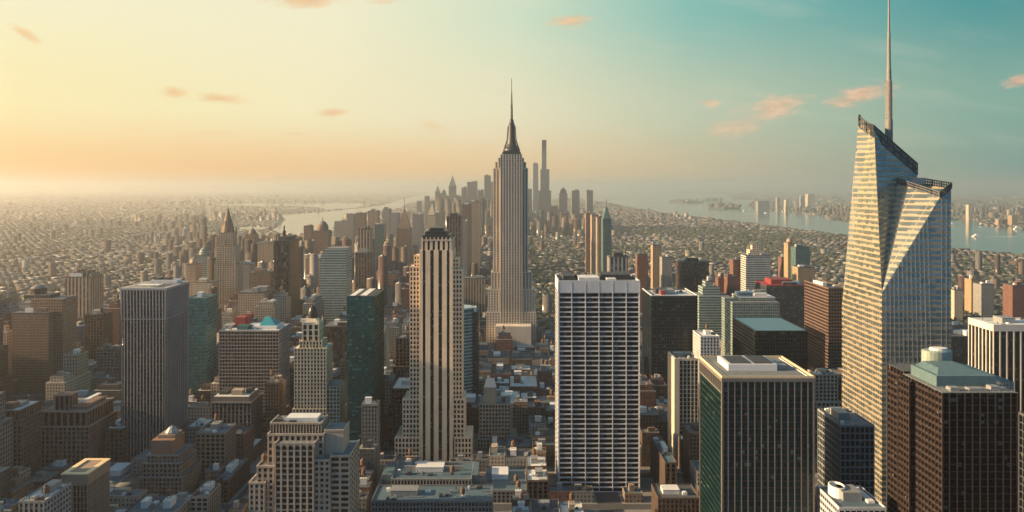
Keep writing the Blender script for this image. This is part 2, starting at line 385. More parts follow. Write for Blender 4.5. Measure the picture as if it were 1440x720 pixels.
def tower(name, label, D, px0, px1, py, depth, style, wall, short=None, cat='skyscraper', windows=0, glassm=None, tiers=None,
          par=1.1, roofm=None, tank=None, n=3, mech=True, seed=0, group=None, z0=0.0):
    """rectangular tower: style = dict for facade(); tiers = extra setbacks above the main body [(px0,px1,py,dfront,dback)] """
    x0, x1, zt = X(px0, D), X(px1, D), Z(py, D)
    root = empty(name, ((x0+x1)/2, D+depth/2, 0), label, cat, group); reg(x0, x1, D, D+depth, zt, short)
    r = random.Random(seed+int(px0)*7+int(D))
    vs = 'F'+('R' if x1 < 0 else 'L' if x0 > 0 else '')
    wins = [] if windows else None
    mb = MB(); zz = z0; boxes = [(x0, x1, D, D+depth, zt)]
    for t in tiers or []:
        boxes.append((X(t[0], D+t[3]), X(t[1], D+t[3]), D+t[3], D+depth-t[4], Z(t[2], D+t[3])))
    st = dict(style)
    core = 1 if (st.pop('ribbon', False) or not windows) else 0
    for i, (a, b, c_, d, e) in enumerate(boxes):
        facade(mb, wins, a, b, c_, d, zz, e, core=core, wsides=vs if windows else '', **st)
        if i+1 < len(boxes):
            mb.box(a-.1, b+.1, c_-.1, d+.1, e-.02, e+.5, 0)      # ledge at each setback
            zz = e+.5
    part(mb, 'facade', [wall, glassm or M_DKGLASS], root)
    if windows: window_parts(wins, root, windows, glassm)
    a, b, c_, d, e = boxes[-1]
    roof_kit(root, a, b, c_, d, e, r, par, roofm, wall, tank, n, mech)
    return root, boxes, r

def body_tower(name, label, D, px0, px1, py, depth, mat, short=None, tiers=None, top=None, cat='skyscraper', roofm=None, group=None, z0=0.0, roofn=2):
    """more distant tower: patterned body, setbacks, roof plant"""
    x0, x1, zt = X(px0, D), X(px1, D), Z(py, D)
    root = empty(name, ((x0+x1)/2, D+depth/2, 0), label, cat, group); reg(x0, x1, D, D+depth, zt, short)
    r = random.Random(int(px0*13)+int(D))
    m = MB(); m.box(x0, x1, D, D+depth, z0, zt); cur = (x0, x1, D, D+depth, zt)
    for t in tiers or []:
        c_ = (X(t[0], D+t[3]), X(t[1], D+t[3]), D+t[3], D+depth-t[4], Z(t[2], D+t[3]))
        m.box(c_[0], c_[1], c_[2], c_[3], cur[4]-.5, c_[4]); cur = c_
    part(m, 'body', mat, root)
    a, b, c_, d, e = cur
    m = MB(); m.box(a-.3, b+.3, c_-.3, d+.3, e-.01, e+1.0); part(m, 'cornice', roofm or M_ROOFD, root)
    if top == 'point':
        m = MB(); m.frus((a+1, b-1, c_+1, d-1), ((a+b)/2-.6, (a+b)/2+.6, (c_+d)/2-.6, (c_+d)/2+.6), e+1, e+1+(b-a)*1.5); m.beam(((a+b)/2, (c_+d)/2, e+(b-a)*1.4), ((a+b)/2, (c_+d)/2, e+(b-a)*2.3), .5)
        part(m, 'pointed_roof', M_MECHD if False else mat, root)
    elif top == 'dome':
        m = MB(); R_ = (b-a)*.42; m.lathe((a+b)/2, (c_+d)/2, [(R_, e+1), (R_, e+1+R_*.5), (R_*.85, e+1+R_*1.0), (R_*.5, e+1+R_*1.4), (R_*.1, e+1+R_*1.6), (.3, e+1+R_*2.3)], 14); part(m, 'dome', mat, root)
    elif top == 'spikes':
        m = MB()
        for k in range(5): m.beam((a+(b-a)*(k+.5)/5, c_+4, e+1), (a+(b-a)*(k+.5)/5, c_+4, e+1+r.uniform(3, 9)), .5)
        m.box(a+(b-a)*.25, b-(b-a)*.25, c_+3, d-3, e+1, e+6); part(m, 'rooftop_plant', M_MECHD, root)
    else:
        for k in range(roofn):
            w = (b-a)*r.uniform(.2, .5); u = a+r.random()*(b-a-w); q = (d-c_)*r.uniform(.2, .5)
            m = MB(); m.box(u, u+w, c_+2+k*q*.6, c_+2+k*q*.6+q*.6, e+1, e+1+r.uniform(2.5, 7)); part(m, 'bulkhead', r.choice([M_MECH, mat, M_MECHW]), root)
    return root

# ================================================================== GROUND AND WATER
def gp(px, py): D = CAMZ*F/(py-HY); return ((px-HX)*D/F, D)
m, t, bs = newmat('land'); g = t.new('ShaderNodeNewGeometry'); p = g.outputs['Position']
v1 = t.new('ShaderNodeTexVoronoi'); t.put(v1.inputs['Vector'], p); v1.inputs['Scale'].default_value = 1/55
v2 = t.new('ShaderNodeTexVoronoi'); t.put(v2.inputs['Vector'], p); v2.inputs['Scale'].default_value = 1/210
gr = t.sep(v1.outputs['Color'])[0]; gr2 = t.sep(v2.outputs['Color'])[1]
nz_ = t.noise(p, 1/900, 5, .6)
roofs = t.ramp(gr, [(0, (.03, .05, .045)), (.45, (.045, .06, .05)), (.55, (.13, .11, .10)), (.8, (.22, .19, .16)), (1, (.40, .38, .34))])
green = t.ramp(gr2, [(0, (.025, .045, .03)), (1, (.06, .08, .05))])
_, dist, _ = t.sep(p)
lc = t.mix(t.step(nz_, .46, .60), roofs, green)
near = t.step(dist, 900, 1600)
asph = t.mix(t.noise(p, .12, 4, .6), (.030, .033, .037, 1), (.062, .064, .068, 1))
t.put(bs.inputs['Base Color'], t.mix(near, asph, lc)); bs.inputs['Roughness'].default_value = .95
M_LAND = m
mb = MB(); mb.face([(-90000, -500, 0), (90000, -500, 0), (90000, 95000, 0), (-90000, 95000, 0)])
tag(mb.build('ground', M_LAND), 'city ground of asphalt streets and flat far land reaching the horizon', 'ground', kind='structure')

m, t, bs = newmat('water'); g = t.new('ShaderNodeNewGeometry'); p = g.outputs['Position']
t.put(bs.inputs['Base Color'], t.mix(t.noise(p, 1/700, 4, .6), (.020, .060, .065, 1), (.045, .10, .10, 1)))
bs.inputs['Roughness'].default_value = .12; bs.inputs['Specular IOR Level'].default_value = .6
bp = t.new('ShaderNodeBump'); bp.inputs['Strength'].default_value = .12; bp.inputs['Distance'].default_value = .6
mp = t.new('ShaderNodeMapping'); t.put(mp.inputs[0], p); mp.inputs['Scale'].default_value = (1, .35, 1)
t.put(bp.inputs['Height'], t.noise(mp.outputs[0], 1/40, 5, .65)); t.l.new(bp.outputs[0], bs.inputs['Normal'])
M_WATER = m
WATER = {
 'river': [(385, 302.5), (430, 299.5), (470, 296.5), (510, 292.5), (540, 288), (556, 283), (580, 277), (602, 272), (640, 267.5), (700, 266), (745, 265.6), (745, 268.5), (700, 270), (640, 273), (612, 277), (590, 282), (572, 287), (562, 293), (540, 298), (512, 302), (488, 306), (476, 316), (468, 324), (450, 331), (425, 336), (400, 334), (384, 324), (392, 316), (402, 309), (398, 305)],
 'inlet': [(295, 287), (350, 285.6), (420, 286), (470, 285.4), (510, 286), (511, 291), (485, 293.5), (465, 296), (450, 292.5), (420, 290.3), (380, 290.8), (345, 290), (310, 289.6)],
 'lagoon': [(334, 319.5), (350, 318), (376, 318.8), (372, 322), (362, 324.5), (348, 323.8), (337, 323)],
 'pond': [(341, 330), (355, 328.5), (370, 329), (368, 334.5), (352, 336), (343, 333)],
 'creek': [(280, 327.5), (300, 326), (306, 328.5), (298, 330.5), (284, 329.8)],
 'far_bay': [(312, 269.3), (345, 268.4), (378, 268.7), (374, 270.6), (340, 271), (318, 270.6)],
 'strait': [(340, 265.3), (378, 265.2), (380, 266), (342, 266.2)],
 'harbor': [(745, 281), (790, 280), (820, 282), (854, 284.5), (873, 289), (899, 293), (933, 299.5), (978, 304.5), (1015, 309), (1050, 313.5), (1097, 320), (1197, 333), (1338, 351), (1440, 361), (1560, 378), (1560, 334), (1440, 323.5), (1423, 319), (1380, 317.5), (1370, 309.5), (1338, 309), (1260, 312), (1197, 312.5), (1168, 309.5), (1160, 303.5), (1131, 300.5), (1100, 297.5), (1057, 294), (1052, 288), (1063, 282), (1031, 281), (1020, 276.6), (1028, 273.2), (990, 272.6), (952, 272.2), (918, 271.2), (880, 268.4), (860, 266.6), (820, 265.7), (745, 265.6)],
 'channel': [(1168, 291.8), (1200, 291), (1200, 292.8), (1172, 293)],
}
WPOLY = []
names = {'river': 'wide pale river curving away past the tower crowded shore', 'inlet': 'long thin inlet of bright water behind low islands', 'lagoon': 'small bright lagoon beyond the ribbed stone spire tower', 'pond': 'small patch of bright water beside the black tower',
         'creek': 'tiny glint of creek water at the foot of the haze', 'far_bay': 'far strip of bay water near the hazy horizon', 'strait': 'hair thin strait of water under the horizon', 'harbor': 'broad teal harbor with low islands and boat wakes', 'channel': 'narrow channel of water behind the far shore towers'}
for i, (k, pts) in enumerate(WATER.items()):
    w = [gp(*q) for q in pts]; WPOLY.append(w)
    mb = MB(); mb.face([(a, b, .6+.02*i) for a, b in w])
    o = mb.build(k, M_WATER); 
    bm_ = o.data
    tag(o, names[k], 'water', kind='structure')
M_ISLE = plain('island_ground', (.05, .065, .05), .95, 0, .5, .02)
ISL = [[(940, 283.6), (960, 283.0), (988, 283.6), (988, 285.2), (962, 285.4), (942, 285.0)], [(989, 282), (1005, 281), (1015, 281.8), (1012, 283.6), (992, 283.4)], [(998, 291.4), (1015, 290.4), (1040, 291), (1040, 293.4), (1018, 294), (1000, 293.2)]]
ISLW = []
ilab = ['long dark flat island in the middle of the harbor', 'faint low island behind the long dark one', 'small built up island ahead of a white boat wake']
for q, lab in zip(ISL, ilab):
    w = [gp(*a) for a in q]; ISLW.append(w)
    mb = MB(); mb.prism(list(reversed(w)), .2, 14); tag(mb.build('island', M_ISLE), lab, 'island', kind='structure')
def inpoly(x, y, poly):
    c_ = False; j = len(poly)-1
    for i in range(len(poly)):
        xi, yi = poly[i]; xj, yj = poly[j]
        if (yi > y) != (yj > y) and x < (xj-xi)*(y-yi)/(yj-yi)+xi: c_ = not c_
        j = i
    return c_
def wet(x, y): return any(inpoly(x, y, q) for q in WPOLY)

# distant low hills along the horizon
mb = MB(); r = random.Random(5)
for (a0, a1, D, h) in ((-40000, 2000, 60000, 90), (6000, 26000, 42000, 130), (20000, 60000, 52000, 260), (-3000, 12000, 70000, 120)):
    n = 60; ph = [r.random()*6 for _ in range(5)]
    hs = [h*(.35+.3*math.sin(i*.21+ph[0])+.2*math.sin(i*.53+ph[1])+.12*math.sin(i*1.3+ph[2]))*math.sin(math.pi*i/n)**.5 for i in range(n+1)]
    for i in range(n):
        xa, xb = a0+(a1-a0)*i/n, a0+(a1-a0)*(i+1)/n; ha, hb = max(5, hs[i]), max(5, hs[i+1])
        mb.face([(xa, D, 0), (xb, D, 0), (xb, D+1500, hb), (xa, D+1500, ha)]); mb.face([(xa, D+1500, ha), (xb, D+1500, hb), (xb, D+4000, 0), (xa, D+4000, 0)])
tag(mb.build('hills', plain('hill_woods', (.05, .065, .045), .95, 0, .4, .002)), 'low hazy hills lining the horizon beyond the water', 'hills', kind='structure')

#@@LANDMARKS
# ================================================================== LANDMARK BUILDINGS
def compo(name, label, D, boxes, wall, short=None, windows=0, glassm=None, cat='skyscraper', regd=True):
    """several adjoining or stacked blocks of one building.
    boxes: (px0, px1, pytop, zbase or None, dfront, depth, style) in pixels at the distance of each front"""
    x0 = min(X(b[0], D+b[4]) for b in boxes); x1 = max(X(b[1], D+b[4]) for b in boxes)
    zt = max(Z(b[2], D+b[4]) for b in boxes); dep = max(b[4]+b[5] for b in boxes)
    root = empty(name, ((x0+x1)/2, D+dep/2, 0), label, cat)
    vs = 'F'+('R' if x1 < 0 else 'L' if x0 > 0 else '')
    wins = [] if windows else None; mb = MB(); outb = []
    for (a, b, ty, zb, df, dp, st) in boxes:
        d = D+df; st = dict(st); rb_ = st.pop('ribbon', False); core = 1 if (rb_ or not windows) else 0; nowin = st.pop('blank', False)
        e = Z(ty, d); zb = 0 if zb is None else Z(zb, d)-.3
        bx = (X(a, d), X(b, d), d, d+dp, zb, e); outb.append(bx)
        if nowin: mb.box(*bx)
        else: facade(mb, wins, *bx, core=core, wsides=vs if (windows and not core) else '', **st)
        reg(bx[0], bx[1], d, d+dp, e, None)
    if short: LMS.append((short, HX+(x0+x1)/2*F/D, HY-(zt*.7-CAMZ)*F/D, D))
    part(mb, 'facade', [wall, glassm or M_DKGLASS], root)
    if windows: window_parts(wins, root, windows, glassm)
    return root, outb, random.Random(int(D)+int(boxes[0][0]))

def blockpart(root, name, mat, *bxs):
    m_ = MB()
    for b in bxs: m_.box(*b)
    return part(m_, name, mat, root)

ST_RIB = dict(bay=3.0, fl=3.8, pw=1.0, sh=.9, pr=.9, spr=.62, ribbon=True)
ST_BAND = dict(bay=3.2, fl=3.9, pw=.5, sh=1.7, pr=.5, spr=0.0, ribbon=True)
ST_GRID = dict(bay=3.6, fl=3.7, pw=1.5, sh=1.6, pr=.5)
BLANK = dict(blank=True)
G_BLACK = glass('glass_black', (.003, .004, .006), 1.6, 3.8, .06, .14)
G_TEAL = glass('glass_teal', (.02, .16, .15), 3.0, 3.9, .12, .10, (.10, .26, .24), .5, .55)
G_NAVY = glass('glass_navy', (.004, .010, .018), 2.4, 3.9, .07, .12)
G_PALE = glass('glass_pale_green', (.16, .27, .25), 3.0, 3.6, .30, .2, (.40, .46, .42))
G_BROWN = glass('glass_bronze', (.008, .005, .005), 2.4, 3.8, .06, .16)

# --- cream art deco tower with black window ribbons
S_ = dict(bay=7.65, fl=9, pw=4.5, sh=0, pr=1.3, ribbon=True)
SW = dict(bay=3.4, fl=4.35, pw=1.25, sh=1.55, pr=.55)
M_CREAM = stone('limestone_cream', (.72, .57, .40), .28)
root, bx, r = compo('art_deco_tower', 'tall cream art deco tower with continuous black window ribbons and a dark crown', 800,
    [(555, 590, 616, None, 2, 42, SW), (639, 663, 616, None, 2, 42, SW), (566, 590, 562, 616, 5, 36, SW), (637, 653, 562, 616, 5, 36, SW),
     (576, 590, 376, 562, 7, 30, SW), (636.5, 650, 380, 562, 7, 30, SW), (582, 590, 360, 376, 9, 26, SW), (636.5, 645, 364, 380, 9, 26, SW),
     (590, 636.5, 352, None, 0, 44, S_)], M_CREAM, 'cream art deco tower', 100)
for b in bx[:8]: blockpart(root, 'parapet', M_CREAM, (b[0]-.15, b[1]+.15, b[2]-.15, b[2]+.5, b[5], b[5]+1.2))
sx0, sx1, sy0, sy1, _, sz = bx[8]
m_ = MB()
facade(m_, None, sx0+1.3, sx1-1.3, sy0+1.5, sy1-2, sz-.3, sz+9, bay=4.6, fl=9, pw=2.6, sh=.8, pr=.9, core=1)
m_.box(sx0+.9, sx1-.9, sy0+1.1, sy1-1.6, sz+8.9, sz+10)
for k in range(8):
    u = sx0+2.4+k*(sx1-sx0-4.8)/7; m_.frus((u-.7, u+.7, sy0+.9, sy0+2.1), (u-.2, u+.2, sy0+1.3, sy0+1.7), sz+9.9, sz+12.5)
part(m_, 'crown', [M_CREAM, G_BLACK], root)
m_ = MB(); m_.box(sx0+2.5, sx1-2.5, sy0+3, sy1-4, sz+9.9, sz+14); m_.box(sx0+5, sx1-6, sy0+5, sy1-8, sz+14, sz+17.5); m_.box(sx0+9, sx1-10, sy0+8, sy1-12, sz+17.5, sz+20.5)
for k in range(7):
    u = sx0+5+k*3.2; m_.beam((u, sy0+6, sz+13.8), (u, sy0+6, sz+15.5+(k % 3)*1.8), .45); m_.lathe(u, sy0+9, [(1.1, sz+14), (.9, sz+16+(k % 2)*2), (.1, sz+17+(k % 2)*2.4)], 8)
part(m_, 'rooftop_plant', M_DKMETAL, root)

# --- white gridded slab
M_WHITE = stone('white_travertine', (.52, .53, .54), .16, .6)
x0, x1, D_ = X(785, 725), X(900, 725), 725
zt = Z(397, 725)
root = empty('gridded_tower', ((x0+x1)/2, D_+26, 0), 'broad white gridded office slab with rows of black windows and a blank white top band', 'skyscraper'); reg(x0, x1, D_, D_+52, zt, 'white gridded slab')
mb = MB(); wins = []; zb = zt-8.8
facade(mb, wins, x0, x1, D_, D_+52, 0, zb, bay=(x1-x0)/6, fl=4.1, pw=.7, sh=1.1, pr=1.3, core=0, sides='FLRB', spr=.35, wsides='F')
mb.box(x0, x1, D_, D_+52, zb+.01, zt)
for i in range(7): mb.box(x0+(x1-x0)/6*i-.2, x0+(x1-x0)/6*i+.2, D_-.12, D_+.3, zb, zt-.2)
part(mb, 'facade', [M_WHITE, G_BLACK], root)
window_parts(wins, root, 100, glass('glass_black_blinds', (.003, .004, .007), 3.1, 4.1, .16, .14, (.045, .05, .055)))
w = .9
blockpart(root, 'parapet', M_WHITE, (x0, x1, D_, D_+w, zt, zt+1.6), (x0, x1, D_+52-w, D_+52, zt, zt+1.6), (x0, x0+w, D_+w, D_+52-w, zt, zt+1.6), (x1-w, x1, D_+w, D_+52-w, zt, zt+1.6))
blockpart(root, 'roof', M_ROOFD, (x0+w, x1-w, D_+w, D_+52-w, zt, zt+.2))
blockpart(root, 'penthouse', M_MECHD, (x0+5, x0+15, D_+14, D_+44, zt+.2, zt+4), (x0+38, x1-5, D_+20, D_+46, zt+.2, zt+4.5), (x0+17, x0+22, D_+30, D_+42, zt+.2, zt+3))
blockpart(root, 'penthouse', M_MECHW, (x0+18, x0+36, D_+8, D_+30, zt+.2, zt+3.2), (x0+42, x0+50, D_+6, D_+16, zt+.2, zt+2.4))
m_ = MB()
for k in range(9): m_.beam((x0+6+k*6.7, D_+24, zt+3), (x0+6+k*6.7, D_+24, zt+5.5+(k % 3)), .15)
part(m_, 'antenna', M_MECHD, root)

# --- stepped limestone tower with tall mast (centre)
M_ESB = stone('limestone_grey', (.60, .52, .42), .3)
SE = dict(bay=5.0, fl=4.0, pw=2.5, sh=1.0, pr=.9, spr=.6, ribbon=True)
SE2 = dict(bay=4.2, fl=4.0, pw=2.0, sh=1.5, pr=.6, spr=.25)
G_ESB = glass('glass_slate', (.030, .045, .055), 2.5, 4.0, .12, .25, (.16, .2, .2))
D_ = 1300
root, bx, r = compo('mast_tower', 'tallest central limestone tower with stepped shoulders, dark cone crown and needle mast', D_,
    [(684, 754, 440, None, 0, 62, SE2), (686, 752, 408, 440, 3, 56, SE2), (690.5, 748, 384, 408, 8, 48, SE), (693.5, 742.5, 238, 384, 12, 40, SE),
     (696, 740, 228, 238, 14, 36, SE), (703.5, 734.5, 217, None, -.8, 54, dict(SE, bay=4.3, pw=1.9)), (700, 737, 222, 228, 15, 34, SE)],
    M_ESB, 'tallest mast tower', 0, G_ESB)
for b in bx[:4]: blockpart(root, 'parapet', M_ESB, (b[0]-.2, b[1]+.2, b[2]-.2, b[2]+1, b[5], b[5]+1.8))
cx, cyy = X(719.5, D_+30), D_+31
zc = bx[5][5]
m_ = MB(); m_.box(cx-14.5, cx+14.5, cyy-14, cyy+14, zc-1, zc+4); m_.box(cx-13, cx+13, cyy-12.5, cyy+12.5, zc+4, zc+6.5)
m_.lathe(cx, cyy, [(12.5, zc+6.5), (12.2, zc+9.5), (9.8, zc+12), (7.3, zc+17), (6.0, zc+24), (5.3, zc+34), (4.9, zc+46), (4.9, zc+48), (3.6, zc+50), (3.2, zc+54), (1.7, zc+57)], 20)
part(m_, 'crown', plain('dark_aluminium', (.022, .024, .032), .5, .1, .3, .2), root)
m_ = MB()
for k in range(4):
    a = k*math.pi/2; ca, sa = math.cos(a), math.sin(a)
    m_.beam((cx+ca*12.5, cyy+sa*12.5, zc+6.5), (cx+ca*7.3, cyy+sa*7.3, zc+22), .9)
    m_.beam((cx+ca*7.3, cyy+sa*7.3, zc+22), (cx+ca*5.4, cyy+sa*5.4, zc+45), .7)
part(m_, 'buttress', M_MECHD, root)
m_ = MB(); m_.lathe(cx, cyy, [(1.9, zc+57), (1.6, zc+75), (1.9, zc+76), (1.2, zc+77), (1.0, zc+96), (.6, zc+97), (.45, zc+120)], 10)
for k in range(5): m_.lathe(cx, cyy, [(2.0, zc+60+k*6), (2.0, zc+60.8+k*6)], 10)
part(m_, 'mast', M_DKMETAL, root)
b = bx[0]
blockpart(root, 'entrance_block', M_ESB, (X(697, 1275), X(747, 1275), 1275, 1299.5, 0, Z(459, 1275)))

# --- crystalline glass tower with slanted top (far side)
BM = MB(); D_ = 620
a_ = (268.7, 620, Z(412, 620)); r_ = (X(1322, 620), 620, Z(277, 620)); s_ = (319, 620, Z(265, 620)); q_ = (X(1262, 650), 650, Z(257, 650))
T1 = (X(1229, 650), 650, Z(176, 650)); T2 = (X(1290, 652), 652, Z(231, 652)); T2b = (T2[0], 652, 262)
S1 = (X(1208, 690), 690, Z(163, 690)); M1 = (X(1223, 684), 684, Z(174, 684)); S0 = (268.7, 695, Z(430, 695))
b0, b1, b2, b3 = (268.7, 620, 0), (319, 620, 0), (319, 695, 0), (268.7, 695, 0)
s2 = (319, 662, 262); K = (312, 692, 262); K2 = (T2[0], 690, T2[2]-2); s3 = (319, 695, 262)
BM.face([b3, b0, a_, S0])                    # sunlit side
BM.face([S0, M1, S1]); BM.face([S0, a_, M1]); BM.face([a_, T1, M1])
BM.face([a_, q_, T1]); BM.face([q_, T2b, T2, T1])
BM.face([a_, r_, q_]); BM.face([b0, b1, s_, r_, a_])
BM.face([q_, r_, s_, s2, T2b]); BM.face([b1, b2, s3, s_]); BM.face([T2b, s2, s3, K]); BM.face([T2b, K, K2, T2])
BM.face([b2, b3, S0, S1, K2, K, s3]); BM.face([S1, M1, T1, T2, K2])
m, t, bs = newmat('fritted_glass'); g, u, v, flat, nz = wall_uv(t)
P_ = g.outputs['Position']
fv = t.m('FRACT', t.m('DIVIDE', v, 4.1)); fu = t.m('FRACT', t.m('DIVIDE', u, 1.9)); fU = t.m('FRACT', t.m('DIVIDE', u, 12.0))
cellw = t.white(t.comb(t.m('FLOOR', t.m('DIVIDE', u, 5.7)), t.m('FLOOR', t.m('DIVIDE', v, 4.1)), 1.5))
frit = t.m('LESS_THAN', fv, t.m('MULTIPLY_ADD', cellw, .30, .26)); mul = t.m('LESS_THAN', fU, .03)
f_ = t.m('MAXIMUM', t.m('MULTIPLY', frit, 1.0), t.m('MULTIPLY', mul, .8))
nn = t.noise(P_, .06, 3, .6)
fritc = t.mix(nn, (.20, .16, .105, 1), (.34, .28, .19, 1)); gl_ = t.mix(cellw, (.16, .21, .20, 1), (.30, .34, .31, 1))
t.put(bs.inputs['Base Color'], t.mix(f_, gl_, fritc)); t.put(bs.inputs['Roughness'], t.m('MULTIPLY_ADD', f_, .4, .13))
t.put(bs.inputs['Metallic'], t.m('MULTIPLY', t.m('SUBTRACT', 1.0, f_), .75)); bs.inputs['Specular IOR Level'].default_value = .6
bp = t.new('ShaderNodeBump'); bp.inputs['Strength'].default_value = .15; bp.inputs['Distance'].default_value = .6
t.put(bp.inputs['Height'], t.m('ADD', t.noise(P_, .12, 2, .5), t.m('MULTIPLY', cellw, .25))); t.l.new(bp.outputs[0], bs.inputs['Normal'])
M_FRIT = m
root = empty('crystal_tower', (294, 657, 0), 'faceted glass tower with slanted open crown and tall white spire, golden on one side', 'skyscraper')
reg(268.7, 319, 620, 695, 262, 'faceted glass tower'); RAST.append((650, 1205, 1292, 175, 690, 300, 268, 311))
part(BM, 'curtain_wall', M_FRIT, root)
# mullion fins running down the facets
m_ = MB()
def lerp(p, q, k): return tuple(p[i]+(q[i]-p[i])*k for i in range(3))
for k in range(1, 14):
    m_.beam(lerp(b0, b1, k/14), lerp(a_, r_, k/14) if k < 12 else lerp(r_, s_, (k-11.6)/2.4), .13)
for k in range(1, 20): m_.beam(lerp(b3, b0, k/20), lerp(S0, a_, k/20), .13)
part(m_, 'mullions', M_MECH, root)
# open crown screen: rails and posts standing on the slanted edge
m_ = MB()
def screen(p, q, h, n, drop=0):
    for k in range(n+1):
        a = lerp(p, q, k/n); m_.beam((a[0], a[1]-.25, a[2]-drop), (a[0], a[1]-.25, a[2]+h), .28 if k % 4 else .5)
    for hh in (0, h*.5, h): m_.beam((p[0], p[1]-.25, p[2]+hh-drop*0), (q[0], q[1]-.25, q[2]+hh), .42)
UP = lambda p, h: (p[0], p[1], p[2]+h)
screen(UP(T1, -9), UP(T2, -8), 8.5, 26); screen(UP(M1, -9), UP(T1, -9), 8.8, 14); screen(UP(S1, -9), UP(M1, -9), 8.6, 6); screen(UP(S1, -3), UP(K2, -2), 4, 22)
part(m_, 'crown_screen', M_DKMETAL, root)
m_ = MB()
for (p, q, n) in ((T1, T2, 13), (M1, T1, 7)):
    for k in range(n):
        a = lerp(p, q, (k+.3)/n); c_ = lerp(p, q, (k+.75)/n)
        for dz in (-8.2, -4.1):
            m_.face([(a[0], a[1]-.12, a[2]+dz+.6), (c_[0], c_[1]-.12, c_[2]+dz+.6), (c_[0], c_[1]-.12, c_[2]+dz+3.4), (a[0], a[1]-.12, a[2]+dz+3.4)])
part(m_, 'screen_panels', M_MECHW, root)
m_ = MB()
screen(r_, s_, 3.5, 6); screen(q_, r_, 3.5, 10); screen(s_, s2, 4, 12)
part(m_, 'roof_screen', M_DKMETAL, root)
m_ = MB(); m_.prism([(295, 655), (314, 648), (317, 668), (306, 686), (296, 684)], 261.5, 266.5); part(m_, 'penthouse', M_MECH, root)
sx, sy = X(1250, 676), 676
m_ = MB()
m_.lathe(sx, sy, [(2.9, 286), (2.9, 312), (2.6, 313), (2.5, 342), (1.9, 344), (1.8, 352), (1.5, 353), (1.15, 382), (.9, 384), (.5, 424)], 12)
for k in range(26):
    zz = 288+k*2.15
    for q in range(4):
        a = q*math.pi/2+.4; a2 = a+math.pi/2
        m_.beam((sx+3.1*math.cos(a), sy+3.1*math.sin(a), zz), (sx+3.1*math.cos(a2), sy+3.1*math.sin(a2), zz+2.15), .16)
part(m_, 'spire', plain('spire_white_steel', (.17, .16, .15), .6, .0, .45, .35), root)

# --- dark bronze tower with gold lit edge, flat roof (near)
M_BRN = stone('bronze_granite', (.15, .135, .125), .3, .6)
G_GRN = glass('glass_green_dark', (.006, .035, .035), 2.0, 3.8, .05, .14, (.08, .14, .12))
D_ = 520; x0, x1, zt = X(1015, D_), X(1146, D_), Z(532, D_)
root = empty('ribbed_tower', ((x0+x1)/2, D_+31, 0), 'near dark tower with pale vertical fins, green glass flank and broad flat roof', 'skyscraper'); reg(x0, x1, D_, D_+63, zt, 'green finned tower')
mb = MB(); mb.box(x0+.9, x1-.9, D_+.9, D_+62.1, 0, zt-.05, 1)
n = 14
for i in range(n+1):
    u = x0+(x1-x0)*i/n; w = .55 if 0 < i < n else 1.1; u = min(max(u, x0+w/2), x1-w/2)
    mb.box(u-w/2, u+w/2, D_, D_+.95, 0, zt-2); mb.box(u-w/2, u+w/2, D_+62.05, D_+63, 0, zt-2)
for k in range(35): mb.box(x0+.2, x1-.2, D_+.55, D_+.95, k*4-.4, k*4+.4, 2)
mb.box(x0-.1, x1+.1, D_-.1, D_+63.1, zt-2.2, zt)
for i in range(14):
    u = D_+63*i/13; u = min(max(u, D_+1.4), D_+61.6); mb.box(x0, x0+.9, u-.45, u+.45, zt-9, zt-2.1); mb.box(x1-.9, x1, u-.45, u+.45, 0, zt-2.1)
mb.box(x0+.1, x0+.85, D_+1.2, D_+61.8, zt-9.8, zt-8.9)
mb.box(x0-.05, x0+1.0, D_-.05, D_+1.6, 0, zt-2.2); mb.box(x0, x0+1.0, D_+61.4, D_+63.05, 0, zt-2.2)
for k in range(34): mb.box(x0+.35, x0+.93, D_+1.5, D_+61.5, k*4-.35, k*4+.35, 1)
for i in range(1, 30): mb.box(x0+.55, x0+.93, D_+1.5+i*2, D_+1.62+i*2, 0, zt-10, 2)
part(mb, 'facade', [M_BRN, G_GRN, M_DKMETAL], root)
blockpart(root, 'parapet', stone('sunlit_gold_trim', (.62, .49, .31), .3), (x0, x1, D_, D_+1, zt, zt+1.3), (x0, x1, D_+62, D_+63, zt, zt+1.3), (x0, x0+1, D_+1, D_+62, zt, zt+1.3), (x1-1, x1, D_+1, D_+62, zt, zt+1.3))  # gold light along the roof edge is put into the trim colour
blockpart(root, 'roof', M_ROOF, (x0+1, x1-1, D_+1, D_+62, zt, zt+.2))
blockpart(root, 'penthouse', M_MECHW, (x0+9, x0+40, D_+20, D_+48, zt+.2, zt+4.4))
blockpart(root, 'penthouse', M_MECHD, (x0+11, x0+24, D_+22, D_+45, zt+4.4, zt+4.9), (x0+26, x0+38, D_+22, D_+45, zt+4.4, zt+5.1))
blockpart(root, 'air_handler', M_MECH, (x0+42, x0+47, D_+24, D_+30, zt+.2, zt+3), (x0+42, x0+46, D_+34, D_+44, zt+.2, zt+2.2))
blockpart(root, 'window_washing_rail', M_MECHW, (x0+3, x1-3, D_+3, D_+3.3, zt+.2, zt+.7), (x0+3, x0+3.3, D_+3.3, D_+60, zt+.2, zt+.7), (x1-3.3, x1-3, D_+3.3, D_+60, zt+.2, zt+.7))

